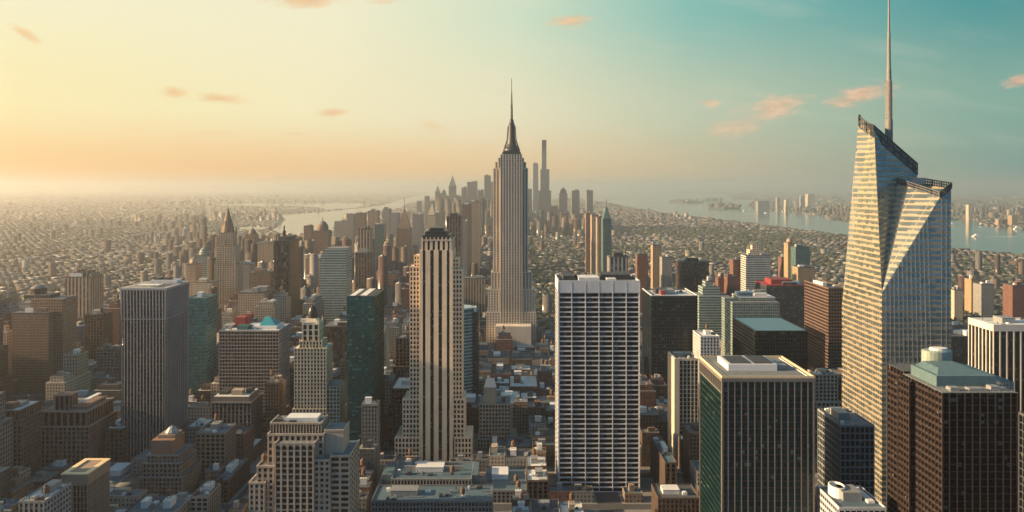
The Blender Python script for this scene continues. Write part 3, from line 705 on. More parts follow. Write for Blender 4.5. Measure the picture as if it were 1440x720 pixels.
# --- black and copper tower at the near right
D_ = 450; x0, x1, zt = X(1325, D_), X(1433, D_), Z(553, D_)
M_COP = stone('copper_brown_granite', (.035, .024, .022), .35, .5)
root = empty('copper_tower', ((x0+x1)/2, D_+34, 0), 'near black and copper brown finned tower with teal stepped roof and rounded plant room', 'skyscraper'); reg(x0, x1, D_, D_+68, zt, 'copper finned tower')
mb = MB()
def finned(ax, bx_, cy0, cy1, z_):
    mb.box(ax+.8, bx_-.8, cy0+.8, cy1-.8, 0, z_, 1)
    n = max(2, round((bx_-ax)/4.1))
    for i in range(n+1):
        u = min(max(ax+(bx_-ax)*i/n, ax+.25), bx_-.25); mb.box(u-.22, u+.22, cy0, cy0+.85, 0, z_)
    n = max(2, round((cy1-cy0)/4.0))
    for i in range(n+1):
        u = min(max(cy0+(cy1-cy0)*i/n, cy0+.3), cy1-.3)
        mb.box(ax+.003, ax+.85, u-.3, u+.3, 0, z_); mb.box(bx_-.85, bx_-.003, u-.3, u+.3, 0, z_)
    for k in range(int(z_/3.9)+1):
        mb.box(ax+.25, ax+.84, cy0+.4, cy1-.4, k*3.9-.75, min(k*3.9+.75, z_-.02)); mb.box(ax+.4, bx_-.4, cy0+.6, cy0+.84, k*3.9-.3, min(k*3.9+.3, z_-.02), 2)
finned(x0, x1, D_, D_+46, zt); finned(x0+.9, x1-7, D_+46.3, D_+68, zt+1.2); finned(x0-3.5, x0+5, D_+30, D_+44, zt-.8)
part(mb, 'facade', [M_COP, G_BROWN, M_DKMETAL], root)
blockpart(root, 'roof', M_ROOF, (x0+.3, x1-.3, D_+.3, D_+45.9, zt+.01, zt+.3)); blockpart(root, 'roof', M_ROOFD, (x0+1.2, x1-7.3, D_+46.5, D_+67.7, zt+1.21, zt+1.5))
m_ = MB(); m_.box(x0+4, x1-4, D_+14, D_+44, zt+.3, zt+6)
m_.frus((x0+6, x1-5, D_+17, D_+43), (x0+10, x1-14, D_+24, D_+42), zt+6, zt+8.5)
part(m_, 'stepped_roof', plain('teal_roof', (.09, .15, .165), .5, .1, .3, .2), root)
m_ = MB(); m_.lathe(x0+24, D_+54, [(7.6, zt+1.5), (7.6, zt+12), (7.0, zt+12.6)], 24, rx=1.15, ry=.8); part(m_, 'plant_room', plain('sage_metal_panel', (.27, .33, .28), .45, .2, .2, .3), root)
m_ = MB(); m_.lathe(x0+25, D_+54, [(4.0, zt+12.6), (4.0, zt+13.8), (2.5, zt+14)], 16, rx=1.3); part(m_, 'roof_ring', M_MECHW, root)
blockpart(root, 'air_handler', M_MECH, (x0+6, x0+11, D_+3, D_+8, zt+.3, zt+2.2), (x0+16, x0+24, D_+3, D_+8, zt+.3, zt+1.8), (x0+28, x0+33, D_+4, D_+9, zt+.3, zt+2.6))
m_ = MB()
for k in range(12): m_.beam((x0+2+k*3.2, D_+1.3, zt+.3), (x0+2+k*3.2, D_+1.3, zt+1.6), .1)
m_.beam((x0+1, D_+1.3, zt+1.6), (x1-1, D_+1.3, zt+1.6), .1); part(m_, 'railing', M_MECH, root)

# --- dark slab with pale vertical ribs and flared top (left)
M_RIBW = stone('rib_concrete', (.30, .30, .31), .25)
D_ = 780; x0, x1, zt = X(170, D_), X(233, D_), Z(405, D_)
root = empty('ribbed_slab', ((x0+x1)/2, D_+27, 0), 'charcoal tower with wavering pale vertical ribs and an open sunken roof', 'skyscraper'); reg(x0, x1, D_, D_+55, zt, 'charcoal ribbed tower')
mb = MB(); mb.box(x0+1.1, x1-1.1, D_+1.1, D_+53.9, 0, zt-.05, 1)
zn = Z(449, D_)
for side in 'FRLB':
    L_ = (x1-x0) if side in 'FB' else 55; n = 14 if side in 'FB' else 12
    for i in range(n+1):
        u = L_*i/n
        for (za, zb_, k0, k1, w_) in ((0, zn, 0, 0, .34), (zn, zt-2, .0, .9, .45)):
            uu = min(max(u, w_), L_-w_)
            if side == 'F': mb.frus((x0+uu-w_, x0+uu+w_, D_-k0, D_+1.15), (x0+uu-w_, x0+uu+w_, D_-k1, D_+1.15), za, zb_)
            elif side == 'B': mb.frus((x0+uu-w_, x0+uu+w_, D_+53.85, D_+55+k0), (x0+uu-w_, x0+uu+w_, D_+53.85, D_+55+k1), za, zb_)
            elif side == 'R': mb.frus((x1-1.15, x1+k0-.004, D_+uu-w_, D_+uu+w_), (x1-1.15, x1+k1-.004, D_+uu-w_, D_+uu+w_), za, zb_)
            else: mb.frus((x0-k0+.004, x0+1.15, D_+uu-w_, D_+uu+w_), (x0-k1+.004, x0+1.15, D_+uu-w_, D_+uu+w_), za, zb_)
for k in range(int(zt/3.9)): mb.box(x0+.75, x1-.75, D_+.75, D_+54.25, k*3.9-.5, k*3.9+.5, 2)
mb.box(x0+.35, x1-.35, D_+.35, D_+54.65, zn-.5, zn+.5)
part(mb, 'facade', [M_RIBW, G_BLACK, M_DKMETAL], root)
w = 3.0
blockpart(root, 'parapet', M_RIBW, (x0-1, x1+1, D_-1, D_+w, zt-2, zt), (x0-1, x1+1, D_+55-w, D_+56, zt-2, zt), (x0-1, x0+w, D_+w, D_+55-w, zt-2, zt), (x1-w, x1+1, D_+w, D_+55-w, zt-2, zt))
blockpart(root, 'roof', M_ROOFB, (x0+w, x1-w, D_+w, D_+55-w, zt-2.5, zt-1.9))
blockpart(root, 'penthouse', M_MECHW, (x0+6, x1-14, D_+18, D_+30, zt-1.9, zt+.5), (x0+12, x1-4, D_+36, D_+50, zt-1.9, zt+3.2))
blockpart(root, 'cooling_tower', M_MECHD, (x0+14, x0+20, D_+38, D_+48, zt+3.2, zt+5), (x0+23, x0+29, D_+38, D_+48, zt+3.2, zt+5.3))

# --- remaining large buildings
tower('banded_block', 'wide grey block with thin white floor bands, red and teal clutter on its roof', 900, 308, 392, 466, 45, dict(ST_BAND, fl=3.7, sh=1.0), stone('band_concrete', (.27, .27, .28), .25), 'white banded block', glassm=G_BLACK, roofm=M_ROOFL, n=5, seed=3)
root = [o for o in C.objects if o.name == 'banded_block'][0]; zt = Z(466, 900)
blockpart(root, 'plant_room', M_RED, (X(331, 925), X(345, 925), 925, 938, zt, zt+11), (X(345, 925), X(351, 925), 927, 938, zt, zt+14))
blockpart(root, 'plant_room', plain('teal_paint', (.02, .10, .10), .5, 0, .2, .3), (X(334, 910), X(350, 910), 908, 920, zt, zt+4.5))
m_ = MB(); m_.frus((X(365, 915), X(388, 915), 915, 938), (X(372, 925), X(380, 925), 924, 930), zt+3.5, zt+11); part(m_, 'tarpaulin', M_TEAL, root)
blockpart(root, 'penthouse', M_MECHW, (X(355, 912), X(389, 912), 912, 940, zt, zt+3.5)); blockpart(root, 'penthouse', M_MECH, (X(315, 925), X(329, 925), 920, 936, zt, zt+3))

tower('teal_tower', 'deep green glass tower with a black and white striped flat roof', 800, 488, 527, 418, 58, dict(bay=3.2, fl=3.9, pw=.18, sh=.9, pr=.3, spr=.12, ribbon=True), plain('green_spandrel', (.006, .03, .028), .3, .2, .3, .3), 'green glass tower', glassm=G_TEAL, mech=False)
root = C.objects['teal_tower']; x0, x1, zt = X(488, 800), X(527, 800), Z(418, 800)
blockpart(root, 'roof_panel', M_MECHW, (x0+2, x0+7, 803, 855, zt+.2, zt+1.3), (x0+12, x0+18, 803, 855, zt+.2, zt+1.6)); blockpart(root, 'roof_panel', M_MECHD, (x0+7.2, x0+11.8, 803, 855, zt+.2, zt+1.1), (x0+18.2, x0+24, 803, 855, zt+.2, zt+1.0))

body_tower('black_tower', 'slim black tower topped by a dark spiky roof ornament', 1300, 385, 408, 339, 56, pattern('pat_black', (.016, .014, .02), (.006, .006, .01), 4.0, 3.8, .62, 1.0), 'slim black tower', top='spikes')
root = C.objects['black_tower']; m_ = MB(); tx, ty, tz = X(399, 1320), 1322, Z(339, 1300)+5; m_.lathe(tx, ty, [(5, tz), (2.2, tz+4), (3.0, tz+8), (1.0, tz+12), (1.6, tz+15), (.2, tz+19)], 10); part(m_, 'roof_ornament', M_DKMETAL, root)
P_BROWN = pattern('pat_brown', (.20, .13, .095), (.03, .022, .02), 3.2, 3.4, .5, .5)
P_TAN = pattern('pat_tan', (.36, .27, .19), (.04, .03, .028), 3.4, 3.5, .45, .5)
P_CREAM = pattern('pat_cream', (.50, .42, .31), (.05, .045, .04), 3.4, 3.5, .45, .5)
P_GREY = pattern('pat_grey', (.24, .235, .225), (.03, .035, .04), 3.3, 3.4, .5, .5)
P_STRIPE = pattern('pat_stripe_tan', (.38, .29, .21), (.035, .03, .03), 5.5, 3.6, .5, 1.0)
P_STRIPEG = pattern('pat_stripe_grey', (.30, .29, .28), (.02, .025, .03), 5.5, 3.6, .55, 1.0)
P_STRIPEB = pattern('pat_stripe_brown', (.15, .105, .09), (.02, .016, .02), 5.0, 3.6, .55, 1.0)
P_BANDG = pattern('pat_band_green', (.32, .36, .33), (.04, .12, .12), 5, 3.8, .98, .6, glassy=.15)
P_BANDW = pattern('pat_band_white', (.46, .45, .42), (.03, .05, .06), 5, 3.8, .95, .5)
P_TEALG = pattern('pat_teal', (.06, .10, .105), (.02, .10, .11), 3, 3.8, .8, .6, glassy=.12)
P_NAVY = pattern('pat_navy', (.015, .022, .032), (.012, .02, .03), 3, 3.8, .8, .6, glassy=.12)
P_RED = pattern('pat_red', (.14, .066, .052), (.04, .02, .02), 3.4, 3.5, .4, .5)
P_GOLD = pattern('pat_gold', (.31, .225, .14), (.08, .05, .03), 3.4, 3.5, .4, .5)
P_DKBR = pattern('pat_dark_brown', (.035, .022, .024), (.015, .012, .014), 3, 3.8, .6, 1.0)
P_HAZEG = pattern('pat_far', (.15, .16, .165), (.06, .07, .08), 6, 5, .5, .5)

root = body_tower('brown_slab', 'plain brown slab pair at the hazy edge, the rear one with a dark domed top', 1000, 17, 68, 441, 12, pattern('pat_fine_brown', (.19, .125, .09), (.07, .045, .035), 2.6, 3.2, .6, .55), 'plain brown slab pair')
m_ = MB(); m_.box(X(44, 1014), X(89, 1014), 1012.5, 1045, 0, Z(420, 1014)); part(m_, 'rear_wing', P_BROWN, root); reg(X(44, 1014), X(89, 1014), 1014, 1045, Z(420, 1014))
m_ = MB(); tx, tz = X(59, 1030), Z(420, 1014); m_.box(tx-14, tx+16, 1016, 1042, tz, tz+4); m_.lathe(tx-3, 1028, [(9, tz+4), (9, tz+11), (7, tz+13), (3, tz+15)], 12); part(m_, 'domed_top', P_DKBR, root)
root = body_tower('ridged_tower', 'hazy tan tower of ridged shafts with uneven spiky top, near the far edge', 1300, 92, 126, 390, 45, P_STRIPE, 'hazy ridged tan tower')
m_ = MB(); zt = Z(390, 1300)
for k in range(6): m_.box(X(93+k*6, 1300), X(97+k*6, 1300), 1303, 1330, zt, zt+5+(k*7 % 5)*1.6)
part(m_, 'turret', P_STRIPE, root)
tower('teal_slab', 'teal glass slab with grey flank beside the charcoal ribbed tower', 950, 262, 290, 420, 34, dict(bay=3, fl=3.9, pw=.12, sh=.5, pr=.25, spr=.1, ribbon=True), plain('teal_spandrel', (.06, .19, .18), .4, .1, .25, .2), 'teal glass slab', glassm=glass('glass_sage', (.07, .22, .22), 3, 3.9, .1, .16, (.12, .26, .24), .5, .4), roofm=M_ROOFB, n=2)
# ribbed stone spire tower
D_ = 1500
root, bx, r = compo('spire_tower', 'ribbed tan stone tower tapering to a pointed spire, left of the slim black tower', D_,
    [(299, 334, 425, None, 0, 44, ST_RIB), (301.5, 332, 372, 425, 2, 38, ST_RIB), (304, 329.5, 345, 372, 5, 32, ST_RIB), (307.5, 326.5, 327, 345, 8, 26, ST_RIB)], stone('spire_stone', (.62, .50, .36), .35), 'ribbed stone spire tower', glassm=G_ESB)
b = bx[3]; m_ = MB(); cx_, cy_ = (b[0]+b[1])/2, (b[2]+b[3])/2
m_.lathe(cx_, cy_, [(11, b[5]), (9.5, b[5]+10), (7, b[5]+20), (4.5, b[5]+29), (2, b[5]+38), (.5, b[5]+44), (.3, b[5]+52)], 12, a0=.26)
for k in range(12):
    a = k*math.pi/6+.26; m_.beam((cx_+11.3*math.cos(a), cy_+11.3*math.sin(a), b[5]-4), (cx_+7.2*math.cos(a), cy_+7.2*math.sin(a), b[5]+20), .6)
part(m_, 'spire', PSTONE['tan brick'], root)
m_ = MB()
for bb in bx[:4]:
    for (u, v) in ((bb[0]+1, bb[2]+1), (bb[1]-1, bb[2]+1), ((bb[0]+bb[1])/2, bb[2]+.8), (bb[0]+1, bb[3]-1), (bb[1]-1, bb[3]-1)): m_.frus((u-1.3, u+1.3, v-1.3, v+1.3), (u-.3, u+.3, v-.3, v+.3), bb[5]-.5, bb[5]+9)
part(m_, 'pinnacles', PSTONE['tan brick'], root)
# ornate cream tower with black dome
D_ = 850; SG = dict(bay=3.3, fl=3.75, pw=1.35, sh=1.5, pr=.5)
M_CR2 = stone('cream_terracotta', (.58, .50, .38), .35)
root, bx, r = compo('domed_tower', 'slender ornate cream tower with black dome cupola between banded block and green tower', D_,
    [(459, 478, 543, None, 2, 28, SG), (411, 459, 575, None, -1, 34, SG), (413.5, 459, 490, 575, 0, 30, SG), (421, 453, 480, 490, 3, 24, dict(SG, sh=.8)), (424.5, 449, 456, 480, 5, 19, dict(SG, bay=5, fl=6, pw=2.2))],
    M_CR2, 'black domed tower', 100)
b = bx[4]; cx_, cy_, zt = (b[0]+b[1])/2, (b[2]+b[3])/2, b[5]
m_ = MB(); m_.frus((b[0]+1, b[1]-1, b[2]+1, b[3]-1), (cx_-4.5, cx_+4.5, cy_-4.5, cy_+4.5), zt, zt+5)
for (u, v) in ((b[0]+1, b[2]+1), (b[1]-1, b[2]+1), (b[0]+1, b[3]-1), (b[1]-1, b[3]-1)): m_.frus((u-1.1, u+1.1, v-1.1, v+1.1), (u-.2, u+.2, v-.2, v+.2), zt, zt+6)
for bb in bx[2:4]:
    for k in range(7): u = bb[0]+(bb[1]-bb[0])*k/6; m_.frus((u-.6, u+.6, bb[2]+.1, bb[2]+1.1), (u-.15, u+.15, bb[2]+.4, bb[2]+.7), bb[5], bb[5]+2.6)
part(m_, 'crown', M_CR2, root)
m_ = MB(); m_.lathe(cx_, cy_, [(4.4, zt+5), (4.6, zt+9), (4.4, zt+12), (3.4, zt+15), (1.6, zt+17), (.5, zt+18.5), (.22, zt+24)], 16); part(m_, 'dome', M_DKMETAL, root)
blockpart(root, 'roof', M_ROOFB, (bx[0][0]+.6, bx[0][1]-.6, bx[0][2]+.6, bx[0][3]-.6, bx[0][5], bx[0][5]+.6))

# near cream stepped building (bottom, left of centre)
D_ = 600; SC_ = dict(bay=4.55, fl=4.2, pw=1.3, sh=1.2, pr=1.0, spr=.55); SC2 = dict(bay=3.9, fl=4.0, pw=1.6, sh=1.7, pr=.7)
M_CR3 = stone('weathered_cream_stone', (.40, .325, .25), .5)
root, bx, r = compo('stepped_building', 'near stepped cream building with deep window bays, open penthouse and pale blue roofed block', D_,
    [(350, 372, 680, None, 0, 26, SC2), (361, 385, 657, None, 3, 30, SC2), (386, 441, 626, None, -2, 38, SC_), (441, 464, 648, None, 1, 34, SC2), (464, 492, 642, None, 4, 38, dict(SC2, bay=7)),
     (456, 483, 606, 642, 12, 22, BLANK), (376, 455, 612, 680, 8, 26, dict(SC2, fl=5)), (380, 452, 596, 612, 12, 22, dict(bay=2.2, fl=6.5, pw=.9, sh=1.2, pr=.6))], M_CR3, 'stepped cream building', 100)
for i, b in enumerate(bx):
    mt = M_ROOFB if i in (4, 5) else M_ROOF
    blockpart(root, 'roof', mt, (b[0]+.6, b[1]-.6, b[2]+.6, b[3]-.6, b[5]-.02, b[5]+.25))
    blockpart(root, 'parapet', M_CR3, (b[0]-.3, b[1]+.3, b[2]-.3, b[2]+.5, b[5]-.3, b[5]+1.0), (b[0]-.3, b[0]+.5, b[2]+.5, b[3]-.3, b[5]-.3, b[5]+1.0), (b[1]-.5, b[1]+.3, b[2]+.5, b[3]-.3, b[5]-.3, b[5]+1.0))
b = bx[7]; blockpart(root, 'penthouse', M_MECHW, (b[0]+10, b[1]-4, b[2]+5, b[3]-4, b[5]+.25, b[5]+3.0)); blockpart(root, 'air_handler', M_MECHD, (b[0]+2, b[0]+7, b[2]+4, b[2]+9, b[5]+.25, b[5]+2.2), (b[0]+13, b[0]+18, b[2]+1.5, b[2]+4, b[5]+.25, b[5]+1.8))
b = bx[2]; m_ = MB()
for k in range(7): u = b[0]+(b[1]-b[0])*k/6; m_.box(u-.9, u+.9, b[2]-.5, b[2]+.6, b[5]-1.4, b[5]+1.9)
part(m_, 'cornice_blocks', M_CR3, root)
m_ = MB(); tx, ty, tz = bx[1][0]+3, bx[1][2]+8, bx[1][5]; m_.lathe(tx, ty, [(2, tz+2), (2, tz+6), (.1, tz+7.6)], 12); [m_.beam((tx+a, ty+c__, tz), (tx+a, ty+c__, tz+2.1), .15) for a in (-1.3, 1.3) for c__ in (-1.3, 1.3)]; part(m_, 'water_tank', M_WOOD, root)

# masonry cluster on the left
SB = dict(bay=3.7, fl=3.9, pw=1.5, sh=1.3, pr=.7, spr=.35)
root, bx, r = compo('deco_block', 'large brown deco block with arched attic, penthouse and tall pier bays at lower left', 750,
    [(57, 125, 600, None, 0, 54, SB), (60, 122, 579, 600, 1.5, 50, dict(SB, bay=5.2, fl=12, pw=1.8)), (76, 98, 556, 579, 6, 14, dict(SB, bay=4.5, fl=12, pw=1.7)), (103, 122, 571, 579, 10, 36, BLANK)], stone('rose_brown_stone', (.19, .125, .10), .4), 'brown deco block', 100)
for b in bx: blockpart(root, 'cornice', stone('rose_brown_trim', (.29, .21, .16), .3), (b[0]-.7, b[1]+.7, b[2]-.7, b[2]+.6, b[5]-.7, b[5]+.5), (b[1]-.6, b[1]+.7, b[2]+.6, b[3]+.5, b[5]-.7, b[5]+.5), (b[0]-.7, b[0]+.6, b[2]+.6, b[3]+.5, b[5]-.7, b[5]+.5))
b = bx[1]; blockpart(root, 'roof', M_ROOF, (b[0]+.6, b[1]-.6, b[2]+.6, b[3], b[5], b[5]+.2)); blockpart(root, 'skylight', M_MECHW, (b[1]-12, b[1]-8, b[2]+14, b[2]+44, b[5]+5, b[5]+6.2), (b[0]+3, b[0]+8, b[2]+22, b[2]+40, b[5], b[5]+2.5))
root, bx, r = compo('deco_block', 'brown corner block with a tall carved panel bay at the left edge', 720,
    [(-14, 30, 592, None, 0, 40, SB), (-10, 27, 578, 592, 1.5, 34, dict(SB, fl=9)), (4, 18, 568, 578, 5, 10, BLANK)], stone('dull_brown_stone', (.14, .10, .08), .4), 'brown corner block', 80)
b = bx[1]; blockpart(root, 'cornice', PSTONE['brown brick'], (b[0]-.8, b[1]+.8, b[2]-.8, b[2]+.5, b[5]-.6, b[5]+.6), (b[1]-.5, b[1]+.8, b[2]+.5, b[3], b[5]-.6, b[5]+.6)); blockpart(root, 'roof', M_ROOFL, (b[0]+1, b[1]-1, b[2]+1, b[3]-1, b[5], b[5]+.2)); blockpart(root, 'penthouse', M_MECH, (b[0]+8, b[1]-5, b[2]+12, b[2]+24, b[5]+.2, b[5]+3.5))
tower('narrow_block', 'narrow dark brick block squeezed between the deco block and charcoal ribbed tower', 770, 148, 173, 604, 30, SB, PSTONE['brown brick'], None, cat='building', windows=60, roofm=M_ROOFL)
root, bx, r = compo('wedding_cake_building', 'grey brown wedding cake building with brick penthouse coloured sunlit orange below the charcoal ribbed tower', 680,
    [(195, 256, 672, None, 0, 44, dict(ST_GRID, bay=3.2, fl=3.6)), (200, 253, 652, 672, 2.5, 38, dict(ST_GRID, bay=3.2, fl=3.6)), (206, 251, 641, 652, 5, 32, dict(ST_GRID, bay=3.2, fl=3.6)), (213, 243, 620, 641, 8, 24, BLANK), (222, 246, 612, 620, 14, 16, BLANK)], stone('mottled_brick', (.22, .165, .13), .45), 'wedding cake building', 100)
b = bx[3]; blockpart(root, 'penthouse', stone('sunlit_orange_brick', (.26, .14, .09), .4), (b[0]-.3, b[1]+.3, b[2]-.3, b[3]+.3, b[4]+1, b[5]+.3))  # orange sunlight on the penthouse is put into its colour
m_ = MB(); m_.lathe((b[0]+b[1])/2+3, b[2]+13, [(5.5, bx[4][5]), (5.5, bx[4][5]+1.2), (3, bx[4][5]+4.5), (.3, bx[4][5]+6)], 10); part(m_, 'domed_top', M_MECH, root)
for b in bx[:3]: blockpart(root, 'parapet', M_MECH, (b[0]-.2, b[1]+.2, b[2]-.2, b[2]+.4, b[5], b[5]+1)); blockpart(root, 'roof', M_ROOFB, (b[0]+.4, b[1]-.4, b[2]+.4, b[3]-.4, b[5]-.03, b[5]+.15))
# small building with gold roof ring
D_ = 600; x0, x1, zt = X(86, D_), X(123, D_), Z(667, D_)
root = empty('ring_roof_building', ((x0+x1)/2, D_+17, 0), 'small tan building whose flat roof has a gold rim around a dark well', 'building'); reg(x0, x1, D_, D_+34, zt, 'gold rimmed building')
mb = MB(); mb.box(x0, x1, D_, D_+34, zt-8, zt-.4); facade(mb, None, x0+.2, x1-.2, D_+.2, D_+33.8, 0, zt-8.01, bay=2.6, fl=4, pw=.9, sh=.6, pr=.8, spr=.5, core=1)
part(mb, 'facade', [stone('dull_tan_panel', (.30, .215, .15), .3), G_BLACK], root)
w = 3.4; gm = stone('gold_rim', (.78, .58, .32), .12, .6)
blockpart(root, 'roof_rim', gm, (x0-.3, x1+.3, D_-.3, D_+w, zt-.4, zt+.4), (x0-.3, x1+.3, D_+34-w, D_+34.3, zt-.4, zt+.4), (x0-.3, x0+w, D_+w, D_+34-w, zt-.4, zt+.4), (x1-w, x1+.3, D_+w, D_+34-w, zt-.4, zt+.4))
blockpart(root, 'roof_well', M_DKMETAL, (x0+w, x1-w, D_+w, D_+34-w, zt-3.0, zt-2.6)); blockpart(root, 'air_handler', M_MECHD, (x0+w+2, x0+w+6, D_+12, D_+20, zt-2.6, zt-1))
tower('flat_block', 'low concrete block with cluttered roof at the bottom left edge', 545, 26, 62, 707, 34, ST_GRID, PSTONE['pale concrete'], None, cat='building', windows=30, n=7, roofm=M_ROOFL, tank=2)
root, bx, r = compo('colonnade_block', 'grey brown colonnaded block with messy roof in front of the banded grey block', 850,
    [(297, 353, 566, None, 0, 40, dict(SB, bay=3.9, pw=1.4, fl=4.2, sh=.9)), (300, 350, 558, 566, 2, 34, BLANK)], stone('grey_brown_stone', (.18, .155, .14), .4), 'colonnaded block', 100)
b = bx[1]; blockpart(root, 'roof', M_ROOFL, (b[0]+.5, b[1]-.5, b[2]+.5, b[3]-.5, b[5], b[5]+.2)); blockpart(root, 'penthouse', PSTONE['cream stone'], (b[0]+16, b[0]+27, b[2]+6, b[2]+16, b[5]+.2, b[5]+5)); blockpart(root, 'penthouse', M_MECHD, (b[0]+3, b[0]+12, b[2]+8, b[2]+26, b[5]+.2, b[5]+3.4), (b[0]+28, b[0]+33, b[2]+14, b[2]+28, b[5]+.2, b[5]+4))
blockpart(root, 'cornice', M_MECH, (bx[0][0]-.8, bx[0][1]+.8, 849.2, 850.4, bx[0][5]-.5, bx[0][5]+.6), (bx[0][1]-.4, bx[0][1]+.8, 850.4, 890.5, bx[0][5]-.5, bx[0][5]+.6))

# centre bottom
D_ = 850
root, bx, r = compo('setback_block', 'grey stone setback block carrying a tall white roof box, between two dark streets', D_,
    [(671, 727, 618, None, 0, 40, dict(ST_GRID, bay=3.1, fl=3.9, pw=1.2, sh=1.5)), (674, 718, 569, 618, 2, 34, dict(ST_GRID, bay=3.1, fl=3.9, pw=1.2, sh=1.5)), (680, 698, 545, 569, 5, 10, BLANK)], stone('grey_limestone', (.30, .28, .24), .4), 'grey setback block', 100)
b = bx[2]; m_ = MB(); m_.frus((b[0]+.5, b[1]-.5, b[2]+.5, b[3]-.5), (b[0]+3, b[1]-2.5, b[2]+3, b[3]-3), b[5], b[5]+8); m_.box(b[0]+3.4, b[0]+6, b[2]+3.3, b[2]+5, b[5]+8, b[5]+11); part(m_, 'roof_house', M_MECHW, root)
b = bx[1]; blockpart(root, 'roof', M_ROOFB, (b[0]+.5, b[1]-.5, b[2]+.5, b[3]-.5, b[5], b[5]+.2)); blockpart(root, 'bulkhead', PSTONE['red brick'], (b[1]-9, b[1]-5, b[2]+8, b[2]+14, b[5]+.2, b[5]+5))
blockpart(root, 'cornice', M_MECH, (bx[0][0]-.6, bx[0][1]+.6, 849.4, 850.5, bx[0][5]-.3, bx[0][5]+.9), (b[0]-.5, b[1]+.5, b[2]-.5, b[2]+.5, b[5]-.4, b[5]+.7))
tower('podium_block', 'low wide colonnaded block, dark blue roof, at the foot of the cream art deco tower', 705, 550, 663, 675, 44, dict(bay=2.7, fl=4.5, pw=1.1, sh=1.2, pr=.6), PSTONE['pale concrete'], 'colonnaded podium block', cat='building', windows=100, roofm=M_ROOFB, n=12, tank=2)
root = C.objects['podium_block']; zt = Z(675, 705); x0, x1 = X(550, 705), X(663, 705)
blockpart(root, 'roof_terrace', M_ROOFB, (x0-9, x0-.2, 712, 745, 0, zt+2), (x1+.2, x1+5, 712, 745, 0, zt+2)); blockpart(root, 'parapet', M_MECH, (x0+8, x1-8, 728, 730, zt, zt+4))
tower('front_block', 'long low block with blue roof and dense small windows at the bottom edge', 640, 522, 692, 706, 34, dict(bay=2.6, fl=3.8, pw=1.1, sh=1.4, pr=.5), PSTONE['grey stone'], 'long low block', cat='building', windows=100, roofm=M_ROOFB, n=14, tank=2)
# rounded banded glass tower
D_ = 1000; root = empty('rounded_tower', (X(652, D_), D_+20, 0), 'rounded teal glass tower with pale floor bands behind the cream art deco tower', 'skyscraper')
cxx, zt = X(645, D_), Z(434, D_); reg(cxx-18, cxx+19, D_, D_+40, zt, 'rounded banded tower')
m_ = MB(); m_.lathe(cxx, D_+20, [(18, 0), (18, zt-6), (17.2, zt-6), (17.2, zt-2)], 40); part(m_, 'curtain_wall', glass('glass_teal_round', (.03, .16, .18), 3, 3.9, .06, .12, (.1, .2, .2)), root)
m_ = MB()
for k in range(30):
    zz = zt-7-k*3.9; m_.lathe(cxx, D_+20, [(18.05, zz), (18.9, zz), (18.9, zz+1.1), (18.05, zz+1.1)], 40)
m_.lathe(cxx, D_+20, [(17.3, zt-2), (17.9, zt-2), (17.9, zt-.5), (15, zt)], 40)
part(m_, 'floor_bands', plain('pale_teal_band', (.30, .40, .40), .4, .1, .2, .3), root)
body_tower('dark_slab', 'dark narrow slab hugging the rounded banded tower', 1010, 664, 673, 440, 30, P_NAVY, None)

# right side mid distance
tower('dark_glass_block', 'dark blue black glass block with white rimmed cluttered roof right of the white slab', 1000, 916, 981, 418, 70, dict(bay=3.0, fl=3.9, pw=.35, sh=.5, pr=.35, spr=.15, ribbon=True), plain('navy_mullion', (.03, .042, .055), .4, .3, .3, .3), 'dark glass block', glassm=G_NAVY, roofm=M_ROOFL, par=1.6, n=6)
root = C.objects['dark_glass_block']; zt = Z(418, 1000); blockpart(root, 'parapet_cap', M_MECHW, (X(916, 1000)-.3, X(981, 1000)+.3, 999.7, 1001, zt+1.6, zt+2.4), (X(981, 1000)-1, X(981, 1000)+.3, 1001, 1070, zt+1.6, zt+2.4), (X(916, 1000)-.3, X(916, 1000)+1, 1001, 1070, zt+1.6, zt+2.4)); blockpart(root, 'plant_room', M_MECHD, (X(928, 1000), X(945, 1000), 1030, 1050, zt, zt+6)); blockpart(root, 'plant_room', M_RED, (X(934, 1000), X(940, 1000), 1020, 1026, zt, zt+5))
body_tower('dark_brown_tower', 'almost black maroon tower with flat top behind the dark glass block', 1350, 957, 997, 369, 40, P_DKBR, 'dark maroon tower', roofn=2)
body_tower('glass_midrise', 'teal banded glass midrise with cream stepped penthouse', 1250, 983, 1026, 416, 45, P_BANDG, 'teal banded midrise', tiers=[(988, 1012, 404, 5, 10), (992, 1003, 396, 8, 16)])
body_tower('terraced_glass_block', 'broad greenish glass block with busy lit rooftop terraces', 1150, 1030, 1096, 425, 60, pattern('pat_green_grid', (.20, .25, .23), (.02, .07, .08), 3, 3.8, .7, .6), 'greenish terraced block', tiers=[(1040, 1090, 419, 10, 10)], roofm=M_ROOFL, roofn=5)
tower('blue_roof_block', 'wide black block with a large flat blue roof behind the finned tower', 900, 1062, 1136, 466, 93, dict(bay=3, fl=3.9, pw=.3, sh=1.0, pr=.3, spr=.1, ribbon=True), plain('black_spandrel', (.012, .015, .02), .4, .3, .3, .3), 'blue roofed black block', glassm=G_BLACK, roofm=plain('blue_roof_flat', (.08, .17, .22), .6, 0, .12, .1), mech=False, par=.8)
body_tower('red_roof_block', 'dark block with a bright red flat roof', 1250, 1078, 1138, 402, 60, P_NAVY, 'red roofed dark block', roofm=M_RED, roofn=1)
C_ = C.objects['red_roof_block']; zt = Z(402, 1250); blockpart(C_, 'penthouse', plain('red_roof_house', (.20, .03, .022), .6, 0, .2, .2), (X(1082, 1270), X(1112, 1270), 1262, 1295, zt+1, zt+8)); blockpart(C_, 'penthouse', M_MECHW, (X(1112, 1270), X(1124, 1270), 1264, 1290, zt+1, zt+4))
